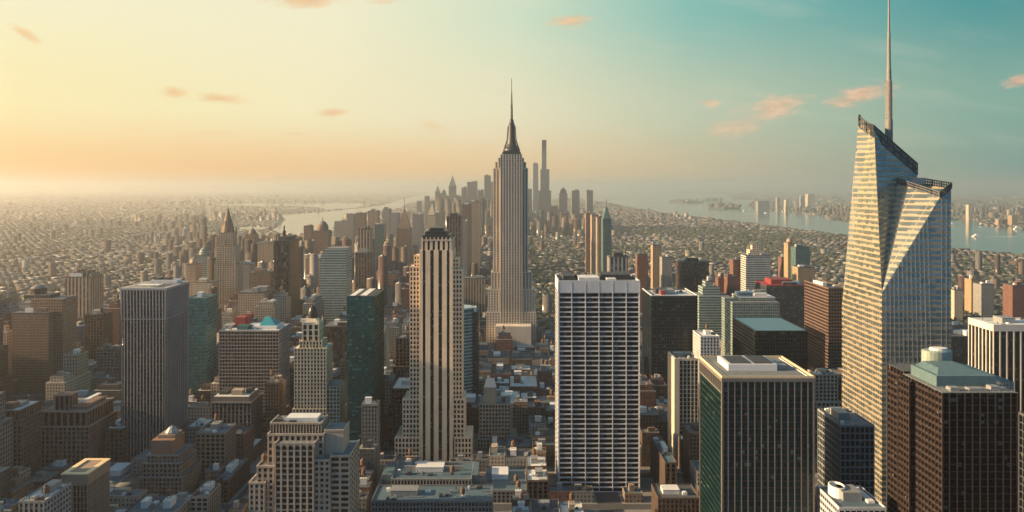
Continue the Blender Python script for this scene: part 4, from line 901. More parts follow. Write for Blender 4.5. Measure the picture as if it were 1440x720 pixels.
tower('copper_slab', 'dark slab with rusty horizontally banded flank beside the faceted glass tower', 1000, 1165, 1192, 406, 83, dict(ST_BAND, sh=1.5), stone('rust_brown_band', (.12, .075, .06), .3), 'rusty banded slab', glassm=G_BLACK, roofm=M_ROOFD)
tower('cream_slab', 'thin cream slab with one sunlit blank edge in front of the dark glass block', 800, 950, 982, 507, 34, dict(bay=3.4, fl=3.8, pw=1.1, sh=.7, pr=.6, spr=.3), stone('pale_slab_stone', (.48, .44, .36), .25), 'cream slab', windows=100, roofm=M_ROOF, n=5, par=2)
root = C.objects['cream_slab']; x0, zt = X(950, 800), Z(507, 800); blockpart(root, 'end_wall', stone('pale_slab_stone', (0, 0, 0)), (x0-1.2, x0+.02, 800.5, 834.2, 0, zt+1.8), (x0-1.2, x0+3.4, 799.3, 800.4, 0, zt+1.8))
tower('white_slab', 'white flank slab with rooftop huts peeping over the finned tower roof', 950, 985, 1012, 474, 40, ST_GRID, M_WHITE, None, windows=30, roofm=M_ROOFL, n=5, tank=1)
tower('long_roof_building', 'long narrow brown building with blue grey roof running away from the viewer', 700, 935, 952, 652, 75, dict(ST_GRID, bay=4, pw=2), PSTONE['brown brick'], 'long brown building', cat='building', windows=60, roofm=M_ROOFB, mech=True, n=4)
tower('corner_building', 'brown corniced building with a sunken roof court at the bottom beside the green flank', 640, 925, 984, 702, 30, dict(ST_GRID, bay=3.0, pw=1.4), PSTONE['brown brick'], None, cat='building', windows=60, roofm=M_ROOFD, n=4)
tower('striped_block', 'dark low block with thin white bands in front of the faceted glass tower', 650-62, 1198, 1242, 630, 26, dict(ST_BAND, fl=4.2, sh=.8), stone('band_pale', (.20, .22, .23), .2), 'dark banded block', glassm=G_NAVY, roofm=M_ROOF) if False else None
tower('striped_block', 'dark low block with thin white bands in front of the faceted glass tower', 560, 1182, 1230, 600, 42, dict(ST_BAND, fl=4.4, sh=.75), stone('band_pale', (.20, .22, .23), .2), 'dark banded block', glassm=G_NAVY, roofm=M_ROOF, n=4)
root, _, _ = tower('mechanical_roof_building', 'blue roofed building with white ring shaped rooftop plant at the bottom edge', 490, 1180, 1246, 716, 36, dict(ST_BAND, fl=4.2), M_WHITE, None, cat='building', glassm=G_NAVY, roofm=M_ROOFB, mech=False)
zt = Z(716, 490); x0 = X(1180, 490)
blockpart(root, 'plant_room', M_MECH, (x0+7, x0+18, 502, 516, zt+.2, zt+5.2)); m_ = MB(); m_.lathe(x0+7, 512, [(4.6, zt+.2), (4.6, zt+6.2), (4.0, zt+6.4), (3.9, zt+5.2)], 24, ry=1.5); part(m_, 'cooling_ring', M_MECHW, root)
blockpart(root, 'roof_trim', M_MECHW, (x0+20, x0+24, 498, 522, zt+.2, zt+1.6))
tower('column_tower', 'white columned block with black window strips at the right edge', 900, 1397, 1475, 458, 50, dict(bay=7.2, fl=4, pw=1.5, sh=0, pr=1.2, spr=.6, ribbon=True, top=6), stone('white_column_stone', (.56, .53, .48), .25), 'white columned block', glassm=G_BLACK, roofm=M_ROOFL, n=8)
body_tower('black_block', 'low black block wedged between the faceted tower and the white columned block', 1000, 1336, 1392, 474, 50, P_NAVY, None)
tower('edge_tower', 'dark tower with white window frames cut by the right edge', 400, 1450, 1500, 590, 10, dict(ST_GRID, pw=.4, sh=.4), PSTONE['dark grey'], None, glassm=G_BLACK, windows=20) if True else None

FAR = [  # D, px0, px1, pytop, depth, material, top, label, name
 (1500, 262, 275, 372, 30, P_TAN, 'dome', 'small tan brick tower with rounded cap left of the teal domed tower', 'brick_tower'),
 (1600, 275, 292, 360, 30, P_BANDG, 'dome', 'pale teal tower with a domed finial beside the ribbed stone spire tower', 'domed_tower'),
 (1450, 272, 298, 398, 30, P_CREAM, None, 'low cream block at the feet of the pale teal domed tower', 'cream_block'),
 (1700, 334, 352, 372, 34, P_GREY, None, 'hazy grey slab just right of the ribbed stone spire', 'grey_slab'),
 (2100, 346, 358, 330, 34, P_BROWN, 'dome', 'hazy brown tower with small domed top above the near shore', 'domed_tower'),
 (1900, 358, 384, 342, 40, P_TAN, None, 'hazy broad tan tower left of the slim black tower', 'tan_tower'),
 (1400, 350, 380, 384, 40, P_BROWN, None, 'brown block behind the red rooftop clutter', 'brown_block'),
 (1250, 335, 372, 412, 40, P_TAN, None, 'tan block with flat roof directly behind the banded block', 'tan_block'),
 (2300, 427, 437, 318, 34, P_BROWN, None, 'slim hazy tower alone against the bright river', 'slim_tower'),
 (2000, 441, 461, 325, 40, P_BROWN, 'dome', 'stout octagonal hazy tower against the bright river', 'stout_tower'),
 (1700, 430, 450, 365, 40, P_TAN, None, 'tan block between black tower and pale green glass tower', 'tan_block'),
 (1500, 499, 522, 356, 40, P_STRIPEB, None, 'brown striped tower right of the pale green glass tower', 'striped_tower'),
 (1550, 503, 520, 323, 34, P_STRIPE, None, 'lit striped upper tower rising behind the brown striped tower', 'striped_tower'),
 (1010, 456, 489, 460, 40, P_DKBR, None, 'dark plum block between the domed cream tower and the green tower', 'plum_block'),
 (3000, 470, 488, 312, 60, P_GREY, None, 'hazy low grey tower group nearest the river bend', 'hazy_tower'),
 (2900, 488, 497, 302, 50, P_GREY, None, 'thin hazy tower on the river bend', 'hazy_tower'),
 (2800, 500, 512, 300, 50, P_BROWN, None, 'hazy twin topped brown tower near the river bend', 'hazy_tower'),
 (2400, 517, 531, 297, 45, P_TAN, None, 'lit orange tan tower standing high above its hazy neighbours', 'tan_tower'),
 (2200, 527, 540, 316, 40, P_TEALG, None, 'small turquoise glass tower in the haze', 'turquoise_tower'),
 (3300, 538, 548, 294, 50, P_GREY, None, 'pale hazy tower behind the turquoise one', 'hazy_tower'),
 (3200, 549, 560, 300, 50, P_GREY, None, 'pale hazy block right of the turquoise tower', 'hazy_tower'),
 (2300, 558, 577, 322, 40, P_BROWN, 'point', 'brown pointed tower left of the cream art deco tower crown', 'pointed_tower'),
 (3000, 580, 594, 302, 50, P_GREY, None, 'broad hazy grey tower above the cream art deco tower', 'hazy_tower'),
 (2600, 601, 612, 303, 45, P_CREAM, 'point', 'pale cream pointed tower just above the art deco crown', 'pointed_tower'),
 (2700, 612, 622, 300, 45, P_GREY, None, 'hazy grey tower left of the brown striped slab', 'hazy_tower'),
 (1500, 628, 648, 305, 36, P_STRIPEB, 'spikes', 'tall dark brown striped slab behind the art deco crown', 'striped_tower'),
 (2200, 650, 662, 288, 40, P_BROWN, None, 'brown hazy tower right of the brown striped slab', 'brown_tower'),
 (2500, 661, 675, 284, 40, P_TAN, None, 'taller tan hazy tower left of the mast tower', 'tan_tower'),
 (1900, 649, 657, 312, 36, P_GREY, None, 'slim dark grey tower hugging the striped slab', 'slim_tower'),
 (1700, 650, 682, 392, 36, P_STRIPE, None, 'low striped tan block left of the foot of the mast tower', 'striped_block'),
 (1600, 555, 576, 405, 36, P_BANDG, None, 'greenish glass block left of the art deco tower shaft', 'green_block'),
 (1400, 540, 562, 432, 36, P_TAN, None, 'small tan block behind the deep green glass tower', 'tan_block'),
 (1900, 540, 560, 385, 36, P_BROWN, None, 'low brown tower left of the art deco tower', 'brown_tower'),
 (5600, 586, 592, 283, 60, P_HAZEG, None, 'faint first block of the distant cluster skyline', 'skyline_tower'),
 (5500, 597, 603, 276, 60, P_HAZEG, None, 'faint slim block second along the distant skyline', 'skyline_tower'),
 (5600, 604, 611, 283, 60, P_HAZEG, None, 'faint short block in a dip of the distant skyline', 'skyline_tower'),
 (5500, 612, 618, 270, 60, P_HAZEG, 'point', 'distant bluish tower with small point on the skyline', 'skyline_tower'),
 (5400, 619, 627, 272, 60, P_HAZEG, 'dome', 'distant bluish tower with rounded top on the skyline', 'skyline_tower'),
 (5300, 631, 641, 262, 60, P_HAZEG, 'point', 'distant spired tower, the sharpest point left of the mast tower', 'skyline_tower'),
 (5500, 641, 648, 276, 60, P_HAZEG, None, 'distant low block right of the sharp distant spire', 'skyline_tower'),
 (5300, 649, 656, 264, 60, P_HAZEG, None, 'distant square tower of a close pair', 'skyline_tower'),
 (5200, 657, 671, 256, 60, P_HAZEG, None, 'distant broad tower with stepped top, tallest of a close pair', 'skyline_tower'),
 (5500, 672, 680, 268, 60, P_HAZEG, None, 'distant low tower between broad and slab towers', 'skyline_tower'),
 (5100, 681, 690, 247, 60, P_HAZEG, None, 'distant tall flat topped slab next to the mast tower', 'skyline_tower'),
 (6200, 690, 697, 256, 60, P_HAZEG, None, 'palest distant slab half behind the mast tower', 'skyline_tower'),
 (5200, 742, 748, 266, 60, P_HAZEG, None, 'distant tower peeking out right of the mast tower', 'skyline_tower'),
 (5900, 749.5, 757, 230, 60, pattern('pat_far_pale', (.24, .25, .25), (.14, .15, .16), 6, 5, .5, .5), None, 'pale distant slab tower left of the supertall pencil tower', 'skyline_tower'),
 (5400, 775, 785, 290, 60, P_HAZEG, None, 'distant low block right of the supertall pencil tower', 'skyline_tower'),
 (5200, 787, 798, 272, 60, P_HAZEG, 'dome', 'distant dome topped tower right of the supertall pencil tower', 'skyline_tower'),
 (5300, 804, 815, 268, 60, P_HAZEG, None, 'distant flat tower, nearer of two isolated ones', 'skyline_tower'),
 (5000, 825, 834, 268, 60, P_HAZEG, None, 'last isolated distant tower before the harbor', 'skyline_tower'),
 (2500, 824, 834, 300, 36, P_BROWN, None, 'brown lit slab, rearmost of a row of four', 'row_tower'),
 (2250, 832, 843, 303, 36, P_TAN, None, 'tan lit slab, second from the rear of a row of four', 'row_tower'),
 (2000, 840, 850, 306, 36, P_STRIPE, None, 'striped slab, third from the rear of a row of four', 'row_tower'),
 (1800, 848, 860, 308, 36, P_TEALG, 'point', 'teal sided pointed tower ending the row of four', 'row_tower'),
 (1150, 857, 883, 362, 30, P_STRIPEG, 'spikes', 'stout striped tower with dark spiky crown behind the white slab', 'striped_tower'),
 (1650, 918, 928, 345, 24, P_GOLD, None, 'thin cream yellow tower left of the dark maroon tower', 'thin_tower'),
 (1550, 931, 945, 362, 26, P_GREY, None, 'slim grey tower right of the thin yellow one', 'slim_tower'),
 (1700, 896, 911, 358, 26, P_RED, None, 'dull red brick tower right of the spiky striped tower', 'brick_tower'),
 (1500, 1031, 1049, 366, 26, P_RED, None, 'bright red tower left of the white banded stepped tower', 'red_tower'),
 (1300, 1010, 1022, 392, 22, P_RED, 'dome', 'small dark red turreted tower right of the dark maroon tower', 'brick_tower'),
 (1280, 1023, 1037, 390, 22, P_RED, None, 'small red brick tower below the bright red tower', 'brick_tower'),
 (1450, 1049, 1083, 360, 34, P_BANDW, None, 'white banded tower with stepped penthouse', 'banded_tower'),
 (1750, 1108, 1118, 342, 26, P_GOLD, 'dome', 'slim golden tower with dark domed cap', 'gold_tower'),
 (1720, 1119, 1139, 348, 30, P_TEALG, None, 'teal tower right of the slim golden tower', 'teal_tower'),
 (1500, 1122, 1146, 376, 30, P_GOLD, None, 'short orange lit tower in front of the teal and golden pair', 'gold_tower'),
 (1850, 1099, 1108, 362, 24, P_RED, None, 'thin reddish tower left of the slim golden tower', 'brick_tower'),
 (1700, 1366, 1380, 393, 26, P_GOLD, None, 'lit yellow block beyond the faceted glass tower', 'lit_block'),
 (1650, 1380, 1398, 400, 30, P_GREY, None, 'grey block adjoining the lit yellow block', 'grey_block'),
 (1500, 1424, 1450, 402, 30, P_RED, None, 'orange brick block cut by the right edge', 'brick_block'),
 (1600, 1342, 1354, 408, 26, P_CREAM, None, 'small cream tower right of the faceted glass tower', 'cream_tower'),
 (6300, 1362, 1366, 288, 40, P_CREAM, None, 'thin white tower on the far harbor shore', 'shore_tower'),
 (5650, 1423, 1431, 303, 50, P_GOLD, None, 'orange lit tower on the far pier', 'shore_tower'),
 (5700, 1413, 1420, 309, 40, P_RED, None, 'small red block beside the orange pier tower', 'shore_tower'),
 (5700, 1404, 1410, 308, 40, P_TAN, None, 'small tan block on the far pier', 'shore_tower'),
 (8600, 1066, 1082, 283, 90, P_GREY, None, 'squat dark tower block at the tip of the far shore', 'shore_tower'),
 (8900, 1093, 1097, 277, 60, P_GREY, None, 'slim tower on the far shore behind the squat dark block', 'shore_tower'),
 (8700, 1105, 1109, 281, 60, P_CREAM, None, 'white slim tower in the middle of the far shore', 'shore_tower'),
 (10500, 1136, 1146, 273, 90, P_CREAM, None, 'pale broad block set back on the far shore', 'shore_tower'),
 (10200, 1126, 1131, 276, 60, P_GREY, None, 'slim tower left of the pale broad far block', 'shore_tower'),
]
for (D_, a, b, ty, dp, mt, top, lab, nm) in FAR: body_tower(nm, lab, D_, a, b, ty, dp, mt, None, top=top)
LMS += [('brown striped slab', 638, 330, 1500), ('spiky striped tower', 870, 370, 1150), ('bright red tower', 1040, 375, 1500), ('slim golden tower', 1113, 355, 1750), ('lit yellow block', 1373, 400, 1700)]
root = body_tower('green_glass_tower', 'pale green mottled glass tower with slanted grey cap', 1300, 450, 487, 364, 45, P_BANDG, 'pale green glass tower')
x0, x1, zt = X(450, 1300), X(487, 1300), Z(364, 1300); m_ = MB(); m_.face([(x0, 1300, zt+1), (x1, 1300, zt+1), (x1, 1300, zt+16), (x0+8, 1300, zt+16)]); m_.face([(x1, 1345, zt+1), (x0, 1345, zt+1), (x0+8, 1345, zt+16), (x1, 1345, zt+16)]); m_.face([(x1, 1300, zt+1), (x1, 1345, zt+1), (x1, 1345, zt+16), (x1, 1300, zt+16)]); m_.face([(x0+8, 1300, zt+16), (x1, 1300, zt+16), (x1, 1345, zt+16), (x0+8, 1345, zt+16)]); m_.face([(x0, 1345, zt+1), (x0, 1300, zt+1), (x0+8, 1300, zt+16), (x0+8, 1345, zt+16)]); part(m_, 'slanted_cap', P_BANDG, root)
# banded tower stepped top
root = C.objects['banded_tower']; zt = Z(360, 1450); xm = X(1066, 1450)
blockpart(root, 'penthouse', P_CREAM, (xm-12, xm+12, 1456, 1478, zt+1, zt+10), (xm-7, xm+6, 1460, 1472, zt+10, zt+18))
# supertall pencil tower
D_ = 5200; root = empty('pencil_tower', (X(765, D_), D_+20, 0), 'supertall bluish pencil tower, highest of the distant cluster', 'skyscraper'); reg(X(757, D_), X(775, D_), D_, D_+50, Z(240, D_))
m_ = MB(); m_.box(X(757.5, D_), X(775, D_), D_, D_+60, 0, Z(268, D_)); m_.box(X(760, D_), X(772.5, D_), D_+2, D_+50, Z(268, D_)-1, Z(238, D_)); m_.box(X(762, D_), X(768.5, D_), D_+4, D_+36, Z(238, D_)-1, Z(198, D_)); part(m_, 'body', P_HAZEG, root)
m_ = MB(); m_.box(X(762.2, D_), X(768.3, D_), D_+4.5, D_+35, Z(198, D_), Z(196.5, D_)); part(m_, 'cap', M_MECH, root)

#@@FILL
# ================================================================== THE CITY BETWEEN
def hits(x0, x1, y0, y1):
    for (a, b, c_, d) in FOOT:
        if x0 < b and x1 > a and y0 < d and y1 > c_: return True
    return False
COLS = [('tan brick', .20), ('red brick', .16), ('brown brick', .22), ('cream stone', .12), ('grey stone', .16), ('dark grey', .06), ('pale concrete', .08)]
def pickcol(r):
    t_ = r.random(); 
    for n_, w_ in COLS:
        t_ -= w_
        if t_ <= 0: return n_
    return 'grey stone'
r = random.Random(42)
AVX, STY, ROADX, ROADY, OFFX = 150.0, 76.0, 20.0, 12.0, 80.0
# pavements: raised kerbed blocks
pv = MB(); lots = []
j = 0
yb = 470.0
while yb < 1400:
    i0 = int((-.66*yb-420)/AVX)-1; i1 = int((.66*yb+120)/AVX)+1
    for i in range(i0, i1+1):
        xa, xb = i*AVX+ROADX/2+OFFX, (i+1)*AVX-ROADX/2+OFFX; ya, ye = yb, yb+STY-ROADY
        pv.box(xa, xb, ya, ye, 0, .14)
        x_ = xa+2.5
        while x_ < xb-14:
            w_ = min(r.uniform(17, 36), xb-2.5-x_)
            if xb-2.5-x_-w_ < 10: w_ = xb-2.5-x_
            if r.random() < .35: rows = [(ya+2.5, ye-2.5)]
            else: rows = [(ya+2.5, ya+2.5+28), (ya+2.5+30, ye-2.5)]
            for (c_, d) in rows: lots.append((x_, x_+w_-.6, c_, d))
            x_ += w_
    yb += STY
tag(pv.build('pavement', plain('pavement_concrete', (.18, .175, .165), .9, 0, .3, .2)), 'raised concrete pavements around the city blocks', 'pavement', kind='structure')
cand = []
def splits(q, lv=0):
    a, b, c_, d = q
    if not hits(a, b, c_, d): return [q]
    if lv >= 3: return []
    if b-a > d-c_:
        if b-a < 18: return []
        m1 = (a+b)/2; return splits((a, m1-.3, c_, d), lv+1)+splits((m1+.3, b, c_, d), lv+1)
    if d-c_ < 18: return []
    m1 = (c_+d)/2; return splits((a, b, c_, m1-.3), lv+1)+splits((a, b, m1+.3, d), lv+1)
for (a, b, c_, d) in [p_ for q in lots for p_ in splits(q)]:
    D_ = c_; xm = (a+b)/2
    near_mid = abs(xm) < 60
    left = xm < -100
    h = r.uniform(16, 38)
    if r.random() < (.30 if left else .22): h = r.uniform(38, 72)
    if left and D_ > 950 and r.random() < .25: h = r.uniform(60, 95)
    if not left and D_ > 900: h = min(h, r.uniform(14, 40))
    pxc = HX+xm*F/D_
    if D_ < 720: h = min(h, r.uniform(12, 26))          # keep the nearest rows below the frame
    if 640 < pxc < 790: h = min(h, r.uniform(18, 42))
    if 660 < pxc < 785 and D_ < 850: h = min(h, r.uniform(16, 30))
    if D_ < 560: h = min(h, 16)
    if xm < -.62*D_ and D_ < 1300: h = r.uniform(40, 120)    # unseen blocks outside the frame, made taller to cast shadows from the sun's side
    if 535 < pxc < 672 and D_ < 800: h = min(h, r.uniform(7, 11))
    if 655 < pxc < 740 and D_ < 850: h = min(h, r.uniform(9, 14))
    if 400 < pxc < 482 and 640 < D_ < 850: h = min(h, r.uniform(12, 22))
    if 30 < pxc < 290 and D_ < 750: h = min(h, r.uniform(10, 32))
    if 765 < pxc < 915 and D_ < 725: h = min(h, r.uniform(6, 9))
    if 60 < pxc < 375 and 750 <= D_ < 900: h = min(h, r.uniform(12, 34))
    cand.append([a, b, c_, d, h, pickcol(r)])
# which of them show, painter's order
ras = np.zeros((720, 1440), dtype=np.int32)
items = [(q[0], None, (q[1], q[2], q[3], 720, None)) for q in RAST]
vis = {}
allq = [(R_[0], -1, HX+R_[6]*F/R_[0], HX+R_[7]*F/R_[0], HY-(R_[5]-CAMZ)*F/R_[0], R_[4], R_[5], R_[6], R_[7]) for R_ in RAST if len(R_) > 6 and R_[6] is not None]
allq += [(q[2], k+1, HX+q[0]*F/q[2], HX+q[1]*F/q[2], HY-(q[4]-CAMZ)*F/q[2], q[3], q[4], q[0], q[1]) for k, q in enumerate(cand)]
allq.sort(key=lambda t_: t_[0])
for (D_, k, p0, p1, ty, yb_, zt, xa, xb) in allq:
    ybk = HY-(zt-CAMZ)*F/yb_; q0, q1 = HX+xa*F/yb_, HX+xb*F/yb_
    x0i, x1i = int(max(0, min(p0, q0))), int(min(1440, max(p1, q1))); y0i, y1i = int(max(0, min(ty, ybk))), int(min(720, HY+CAMZ*F/D_))
    if x1i <= x0i or y1i <= y0i: 
        if k > 0: vis[k] = (0, 0, 0)
        continue
    sub = ras[y0i:y1i, x0i:x1i]; free = (sub == 0)
    if k > 0:
        n_ = int(free.sum())
        if n_:
            ys, xs = np.nonzero(free); vis[k] = (n_, x0i+float(xs.mean()), y0i+float(ys.mean()))
        else: vis[k] = (0, 0, 0)
    sub[free] = k if k > 0 else -1
order = sorted(vis.items(), key=lambda kv: -kv[1][0])
NIND = 185
ind = [k for k, v_ in order[:NIND] if v_[0] > 60]; indset = set(ind)
M_OBJ = pattern('masonry_windows', None, (.02, .022, .028), 3.1, 3.5, .46, .52, objcol=True)
heights = {}
info = []
roofnames = [('dark roof', M_ROOFD), ('grey roof', M_ROOF), ('blue roof', M_ROOFB), ('white roof', M_ROOFL)]
for k in ind:
    a, b, c_, d, h, cn = cand[k-1]; n_, mx, my = vis[k]
    rr = random.Random(k*17); rn, rm = rr.choices(roofnames, (3, 3, 3, 2))[0]; tk = rr.random() < .4
    best = min(LMS, key=lambda L: abs(L[1]-mx)+.8*abs(L[2]-my)+.02*abs(L[3]-c_))
    dx, dy = mx-best[1], c_-best[3]
    if abs(dx) < 30: rel = 'in front of' if dy < 0 else 'behind'
    else: rel = 'left of' if dx < 0 else 'right of'
    desc = '%s%s block, %s%s' % ('tall ' if h > 45 else '' if h > 26 else 'low ', cn, rn, ' and tank' if tk else '')
    info.append((k, desc, rel, best, mx, my, rm, tk, rr))
groups = {}
for q in info: groups.setdefault((q[1], q[2], q[3][0]), []).append(q)
LABEL = {}
ORD = ['nearest', 'second', 'third', 'fourth', 'fifth', 'sixth', 'seventh', 'eighth', 'ninth']
for (desc, rel, ln), qs in groups.items():
    qs.sort(key=lambda q: math.hypot(q[4]-q[3][1], q[5]-q[3][2]))
    for n_, q in enumerate(qs):
        LABEL[q[0]] = '%s, %s the %s' % (desc, rel, ln) if len(qs) == 1 else '%s, %s %s the %s' % (desc, ORD[n_], rel, ln)
GROUP = 'masonry blocks filling the streets between the towers'
for (k, desc, rel, best, mx, my, rm, tk, rr) in info:
    a, b, c_, d, h, cn = cand[k-1]; big = vis[k][0] > 1100
    root = empty('masonry_block', ((a+b)/2, (c_+d)/2, 0), LABEL[k], 'building', GROUP)
    wm = PSTONE[cn]; top = h
    if big:
        wins = []; mb = MB(); vs = 'F'+('R' if b < 0 else 'L' if a > 0 else '')
        st = rr.choice([dict(bay=3.4, fl=3.7, pw=1.5, sh=1.5, pr=.45), dict(bay=3.0, fl=3.5, pw=1.4, sh=1.6, pr=.4), dict(bay=4.0, fl=3.8, pw=1.3, sh=1.2, pr=.6, spr=.3)])
        if h > 35 and rr.random() < .6:
            h1 = h*rr.uniform(.6, .8); facade(mb, wins, a, b, c_, d, 0.1, h1, wsides=vs, **st)
            s_in = rr.uniform(2, 4); a2, b2, c2, d2 = a+s_in, b-s_in, c_+s_in, d-s_in
            mb.box(a-.2, b+.2, c_-.2, d+.2, h1-.02, h1+.5); facade(mb, wins, a2, b2, c2, d2, h1+.5, h, wsides=vs, **st)
        else:
            facade(mb, wins, a, b, c_, d, 0.1, h, wsides=vs, **st); a2, b2, c2, d2 = a, b, c_, d
            mb.box(a-.25, b+.25, c_-.25, c_+.4, h-.6, h+.01)
        part(mb, 'facade', wm, root)
        window_parts(wins, root, 24 if vis[k][0] > 2500 else 12)
        roof_kit(root, a2, b2, c2, d2, h, rr, 1.1, rm, wm, (rr.choice([1, 2]) if tk else None), rr.randint(4, 8))
    else:
        m_ = MB(); m_.box(a, b, c_, d, 0.1, h)
        if h > 35: m_.box(a+3, b-3, c_+3, d-3, h-.1, h+5)
        o = part(m_, 'body', M_OBJ, root); col = PAL[cn]; f = rr.uniform(.8, 1.2); o.color = (col[0]*f, col[1]*f, col[2]*f, 1)
        if h > 35: roof_kit(root, a+3, b-3, c_+3, d-3, h+5, rr, 1.0, rm, wm, (1 if tk else None), 2)
        else: roof_kit(root, a, b, c_, d, h, rr, 1.0, rm, wm, (1 if tk else None), 2)

# the rest as one mass of boxes each
def mass(name, label, rows, mat):
    n = len(rows); A = np.array(rows, dtype=np.float64)   # cx, cy, w, d, h, yaw, r,g,b, ph, roof r,g,b
    cx, cy_, w, d, z0, h, yaw = A[:, 0], A[:, 1], A[:, 2]/2, A[:, 3]/2, A[:, 4], A[:, 5], A[:, 6]
    co = np.zeros((n, 8, 3)); cs, sn = np.cos(yaw), np.sin(yaw)
    for q, (sx, sy, top) in enumerate([(-1, -1, 0), (1, -1, 0), (1, 1, 0), (-1, 1, 0), (-1, -1, 1), (1, -1, 1), (1, 1, 1), (-1, 1, 1)]):
        lx, ly = sx*w, sy*d; co[:, q, 0] = cx+lx*cs-ly*sn; co[:, q, 1] = cy_+lx*sn+ly*cs; co[:, q, 2] = h if top else z0
    fc = np.array([(0, 1, 5, 4), (1, 2, 6, 5), (2, 3, 7, 6), (3, 0, 4, 7), (4, 5, 6, 7)])
    F_ = (fc[None]+8*np.arange(n)[:, None, None]).reshape(-1)
    me = bpy.data.meshes.new(name); me.vertices.add(8*n); me.vertices.foreach_set('co', co.reshape(-1))
    me.loops.add(len(F_)); me.loops.foreach_set('vertex_index', F_.astype(np.int32))
    me.polygons.add(5*n); me.polygons.foreach_set('loop_start', np.arange(0, 20*n, 4, dtype=np.int32)); me.polygons.foreach_set('loop_total', np.full(5*n, 4, dtype=np.int32))
    me.update(calc_edges=True)
    for nm, cols in (('col', A[:, 7:11]), ('roof', np.hstack([A[:, 11:14], np.ones((n, 1))]))):
        at = me.attributes.new(nm, 'FLOAT_COLOR', 'FACE'); at.data.foreach_set('color', np.repeat(cols, 5, axis=0).reshape(-1).astype(np.float32))
    me.materials.append(mat); o = bpy.data.objects.new(name, me); C.objects.link(o); tag(o, label, 'buildings', kind='stuff'); return o
M_MASS = pattern('masonry_mass', None, (.035, .036, .04), 3.3, 3.5, .45, .5, attr=True)
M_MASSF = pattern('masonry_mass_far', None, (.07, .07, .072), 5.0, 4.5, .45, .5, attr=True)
def row(cx, cy_, w, d, h, yaw, r, z0=0.0):
    c_ = PAL[pickcol(r)]; f = r.uniform(.75, 1.25)
    if r.random() < .06: c_ = (.55, .52, .46)
    rf = r.choice([(.07, .08, .085), (.12, .125, .12), (.18, .18, .17), (.09, .15, .17), (.13, .10, .08), (.30, .29, .27), (.5, .49, .46)] if r.random() < .8 else [(.07, .08, .085)])
    f *= .52; return (cx, cy_, w, d, z0, h, yaw, c_[0]*f, c_[1]*f, c_[2]*f, r.random(), *rf)
rows = []
for k, q in enumerate(cand):
    if (k+1) in indset: continue
    a, b, c_, d, h, cn = q
    rows.append(row((a+b)/2, (c_+d)/2, b-a, d-c_, h, 0, r))
    if h > 20: rows.append(row((a+b)/2+2, (c_+d)/2+2, (b-a)*.3, (d-c_)*.3, h+4, 0, r, h))
def clutter(x, y, w, d, h, yaw, n):
    for _ in range(n): rows.append(row(x+r.uniform(-.3, .3)*w, y+r.uniform(-.3, .3)*d, w*r.uniform(.15, .35), d*r.uniform(.15, .35), h+r.uniform(1.5, 4.5), yaw, r, h))
# midtown south to the tip of the island
y_ = 1400.0
while y_ < 6200:
    step = 21 if y_ < 2600 else 28 if y_ < 4200 else 36
    lim = .64*y_+200
    x_ = -min(lim, 4200)
    blk = int(y_/STY); yo = y_-blk*STY
    while x_ < lim:
        w_ = r.uniform(.55, 1.0)*step; xx = x_; x_ += step*1.02
        if ((xx-OFFX+14) % AVX) < 20: continue
        if (int(y_/step) % 4) == 0 and r.random() < .5: continue
        if r.random() < .05: continue
        px = HX+xx*F/y_
        if wet(xx, y_) or wet(xx+w_, y_) or hits(xx-8, xx+w_+8, y_, y_+step*.8): continue
        leftz = max(0, min(1, (700-px)/250)) * (1 if px > 380 else max(.0, (px-180)/200))
        h = r.uniform(6, 15) if px > 720 or px < 330 else r.uniform(8, 20)
        if r.random() < .015+.45*leftz: h = r.uniform(24, 48+45*leftz)
        if leftz > .5 and r.random() < .14 and y_ < 4200: h = r.uniform(80, 135)
        if px > 700 and y_ > 4300 and px < 860 and r.random() < .35: h = r.uniform(30, 130-abs(px-770)*.8)
        if px > 560 and px <= 700 and y_ > 4300 and r.random() < .5: h = r.uniform(50, 200)
        if px > 880 and r.random() < .012 and y_ < 2600: h = r.uniform(35, 65)
        if px > 860 and y_ > 3300: h = min(h, r.uniform(7, 13))
        if 285 < px < 610: h = max(8, min(h, CAMZ-(66+r.uniform(0, 14))*y_/F))
        yaw = 0 if px > 360 else .35
        d_ = step*r.uniform(.5, .85)
        rows.append(row(xx+w_/2, y_+d_/2, w_*.92, d_, h, yaw+r.uniform(-.02, .02), r))
        if y_ < 3000 and h > 16: clutter(xx+w_/2, y_+d_/2, w_, d_, h, yaw, 2 if y_ < 2000 else 1)
    y_ += step*.92
mass('city_blocks', 'dense carpet of mid and low rise blocks running down the island to the distant skyline', rows, M_MASS)
rows = []
y_ = 6200.0
while y_ < 24000:
    step = 50 if y_ < 9000 else 85 if y_ < 14000 else 200
    x_ = -.66*y_
    while x_ < .66*y_:
        xx = x_+r.uniform(0, step*.5); x_ += step*.9
        if wet(xx, y_) or wet(xx+step*.5, y_) or r.random() < .12: continue
        ra, rb = xx*.94+y_*.34, -xx*.34+y_*.94
        if (ra % 640) < 60 or (rb % 900) < 80: continue
        dn_ = math.sin(ra*.0011+1)+math.sin(rb*.0009+2.3)+.7*math.sin(ra*.0031)*math.sin(rb*.0027)
        if dn_ < -.9 and r.random() < .8: continue
        px = HX+xx*F/y_
        h = r.uniform(5, 13)
        if r.random() < .012: h = r.uniform(20, 40)
        if px > 1040 and y_ < 14000 and r.random() < .010: h = r.uniform(35, 80)
        if dn_ > 1.3 and r.random() < .10: h = r.uniform(25, 60)
        big_ = r.random() < .06
        rows.append(row(xx, y_, step*r.uniform(.25, .7)*(2.4 if big_ else 1), step*r.uniform(.2, .6)*(2 if big_ else 1), h, -.35 if px < 560 else .1, r))
    y_ += step*.8
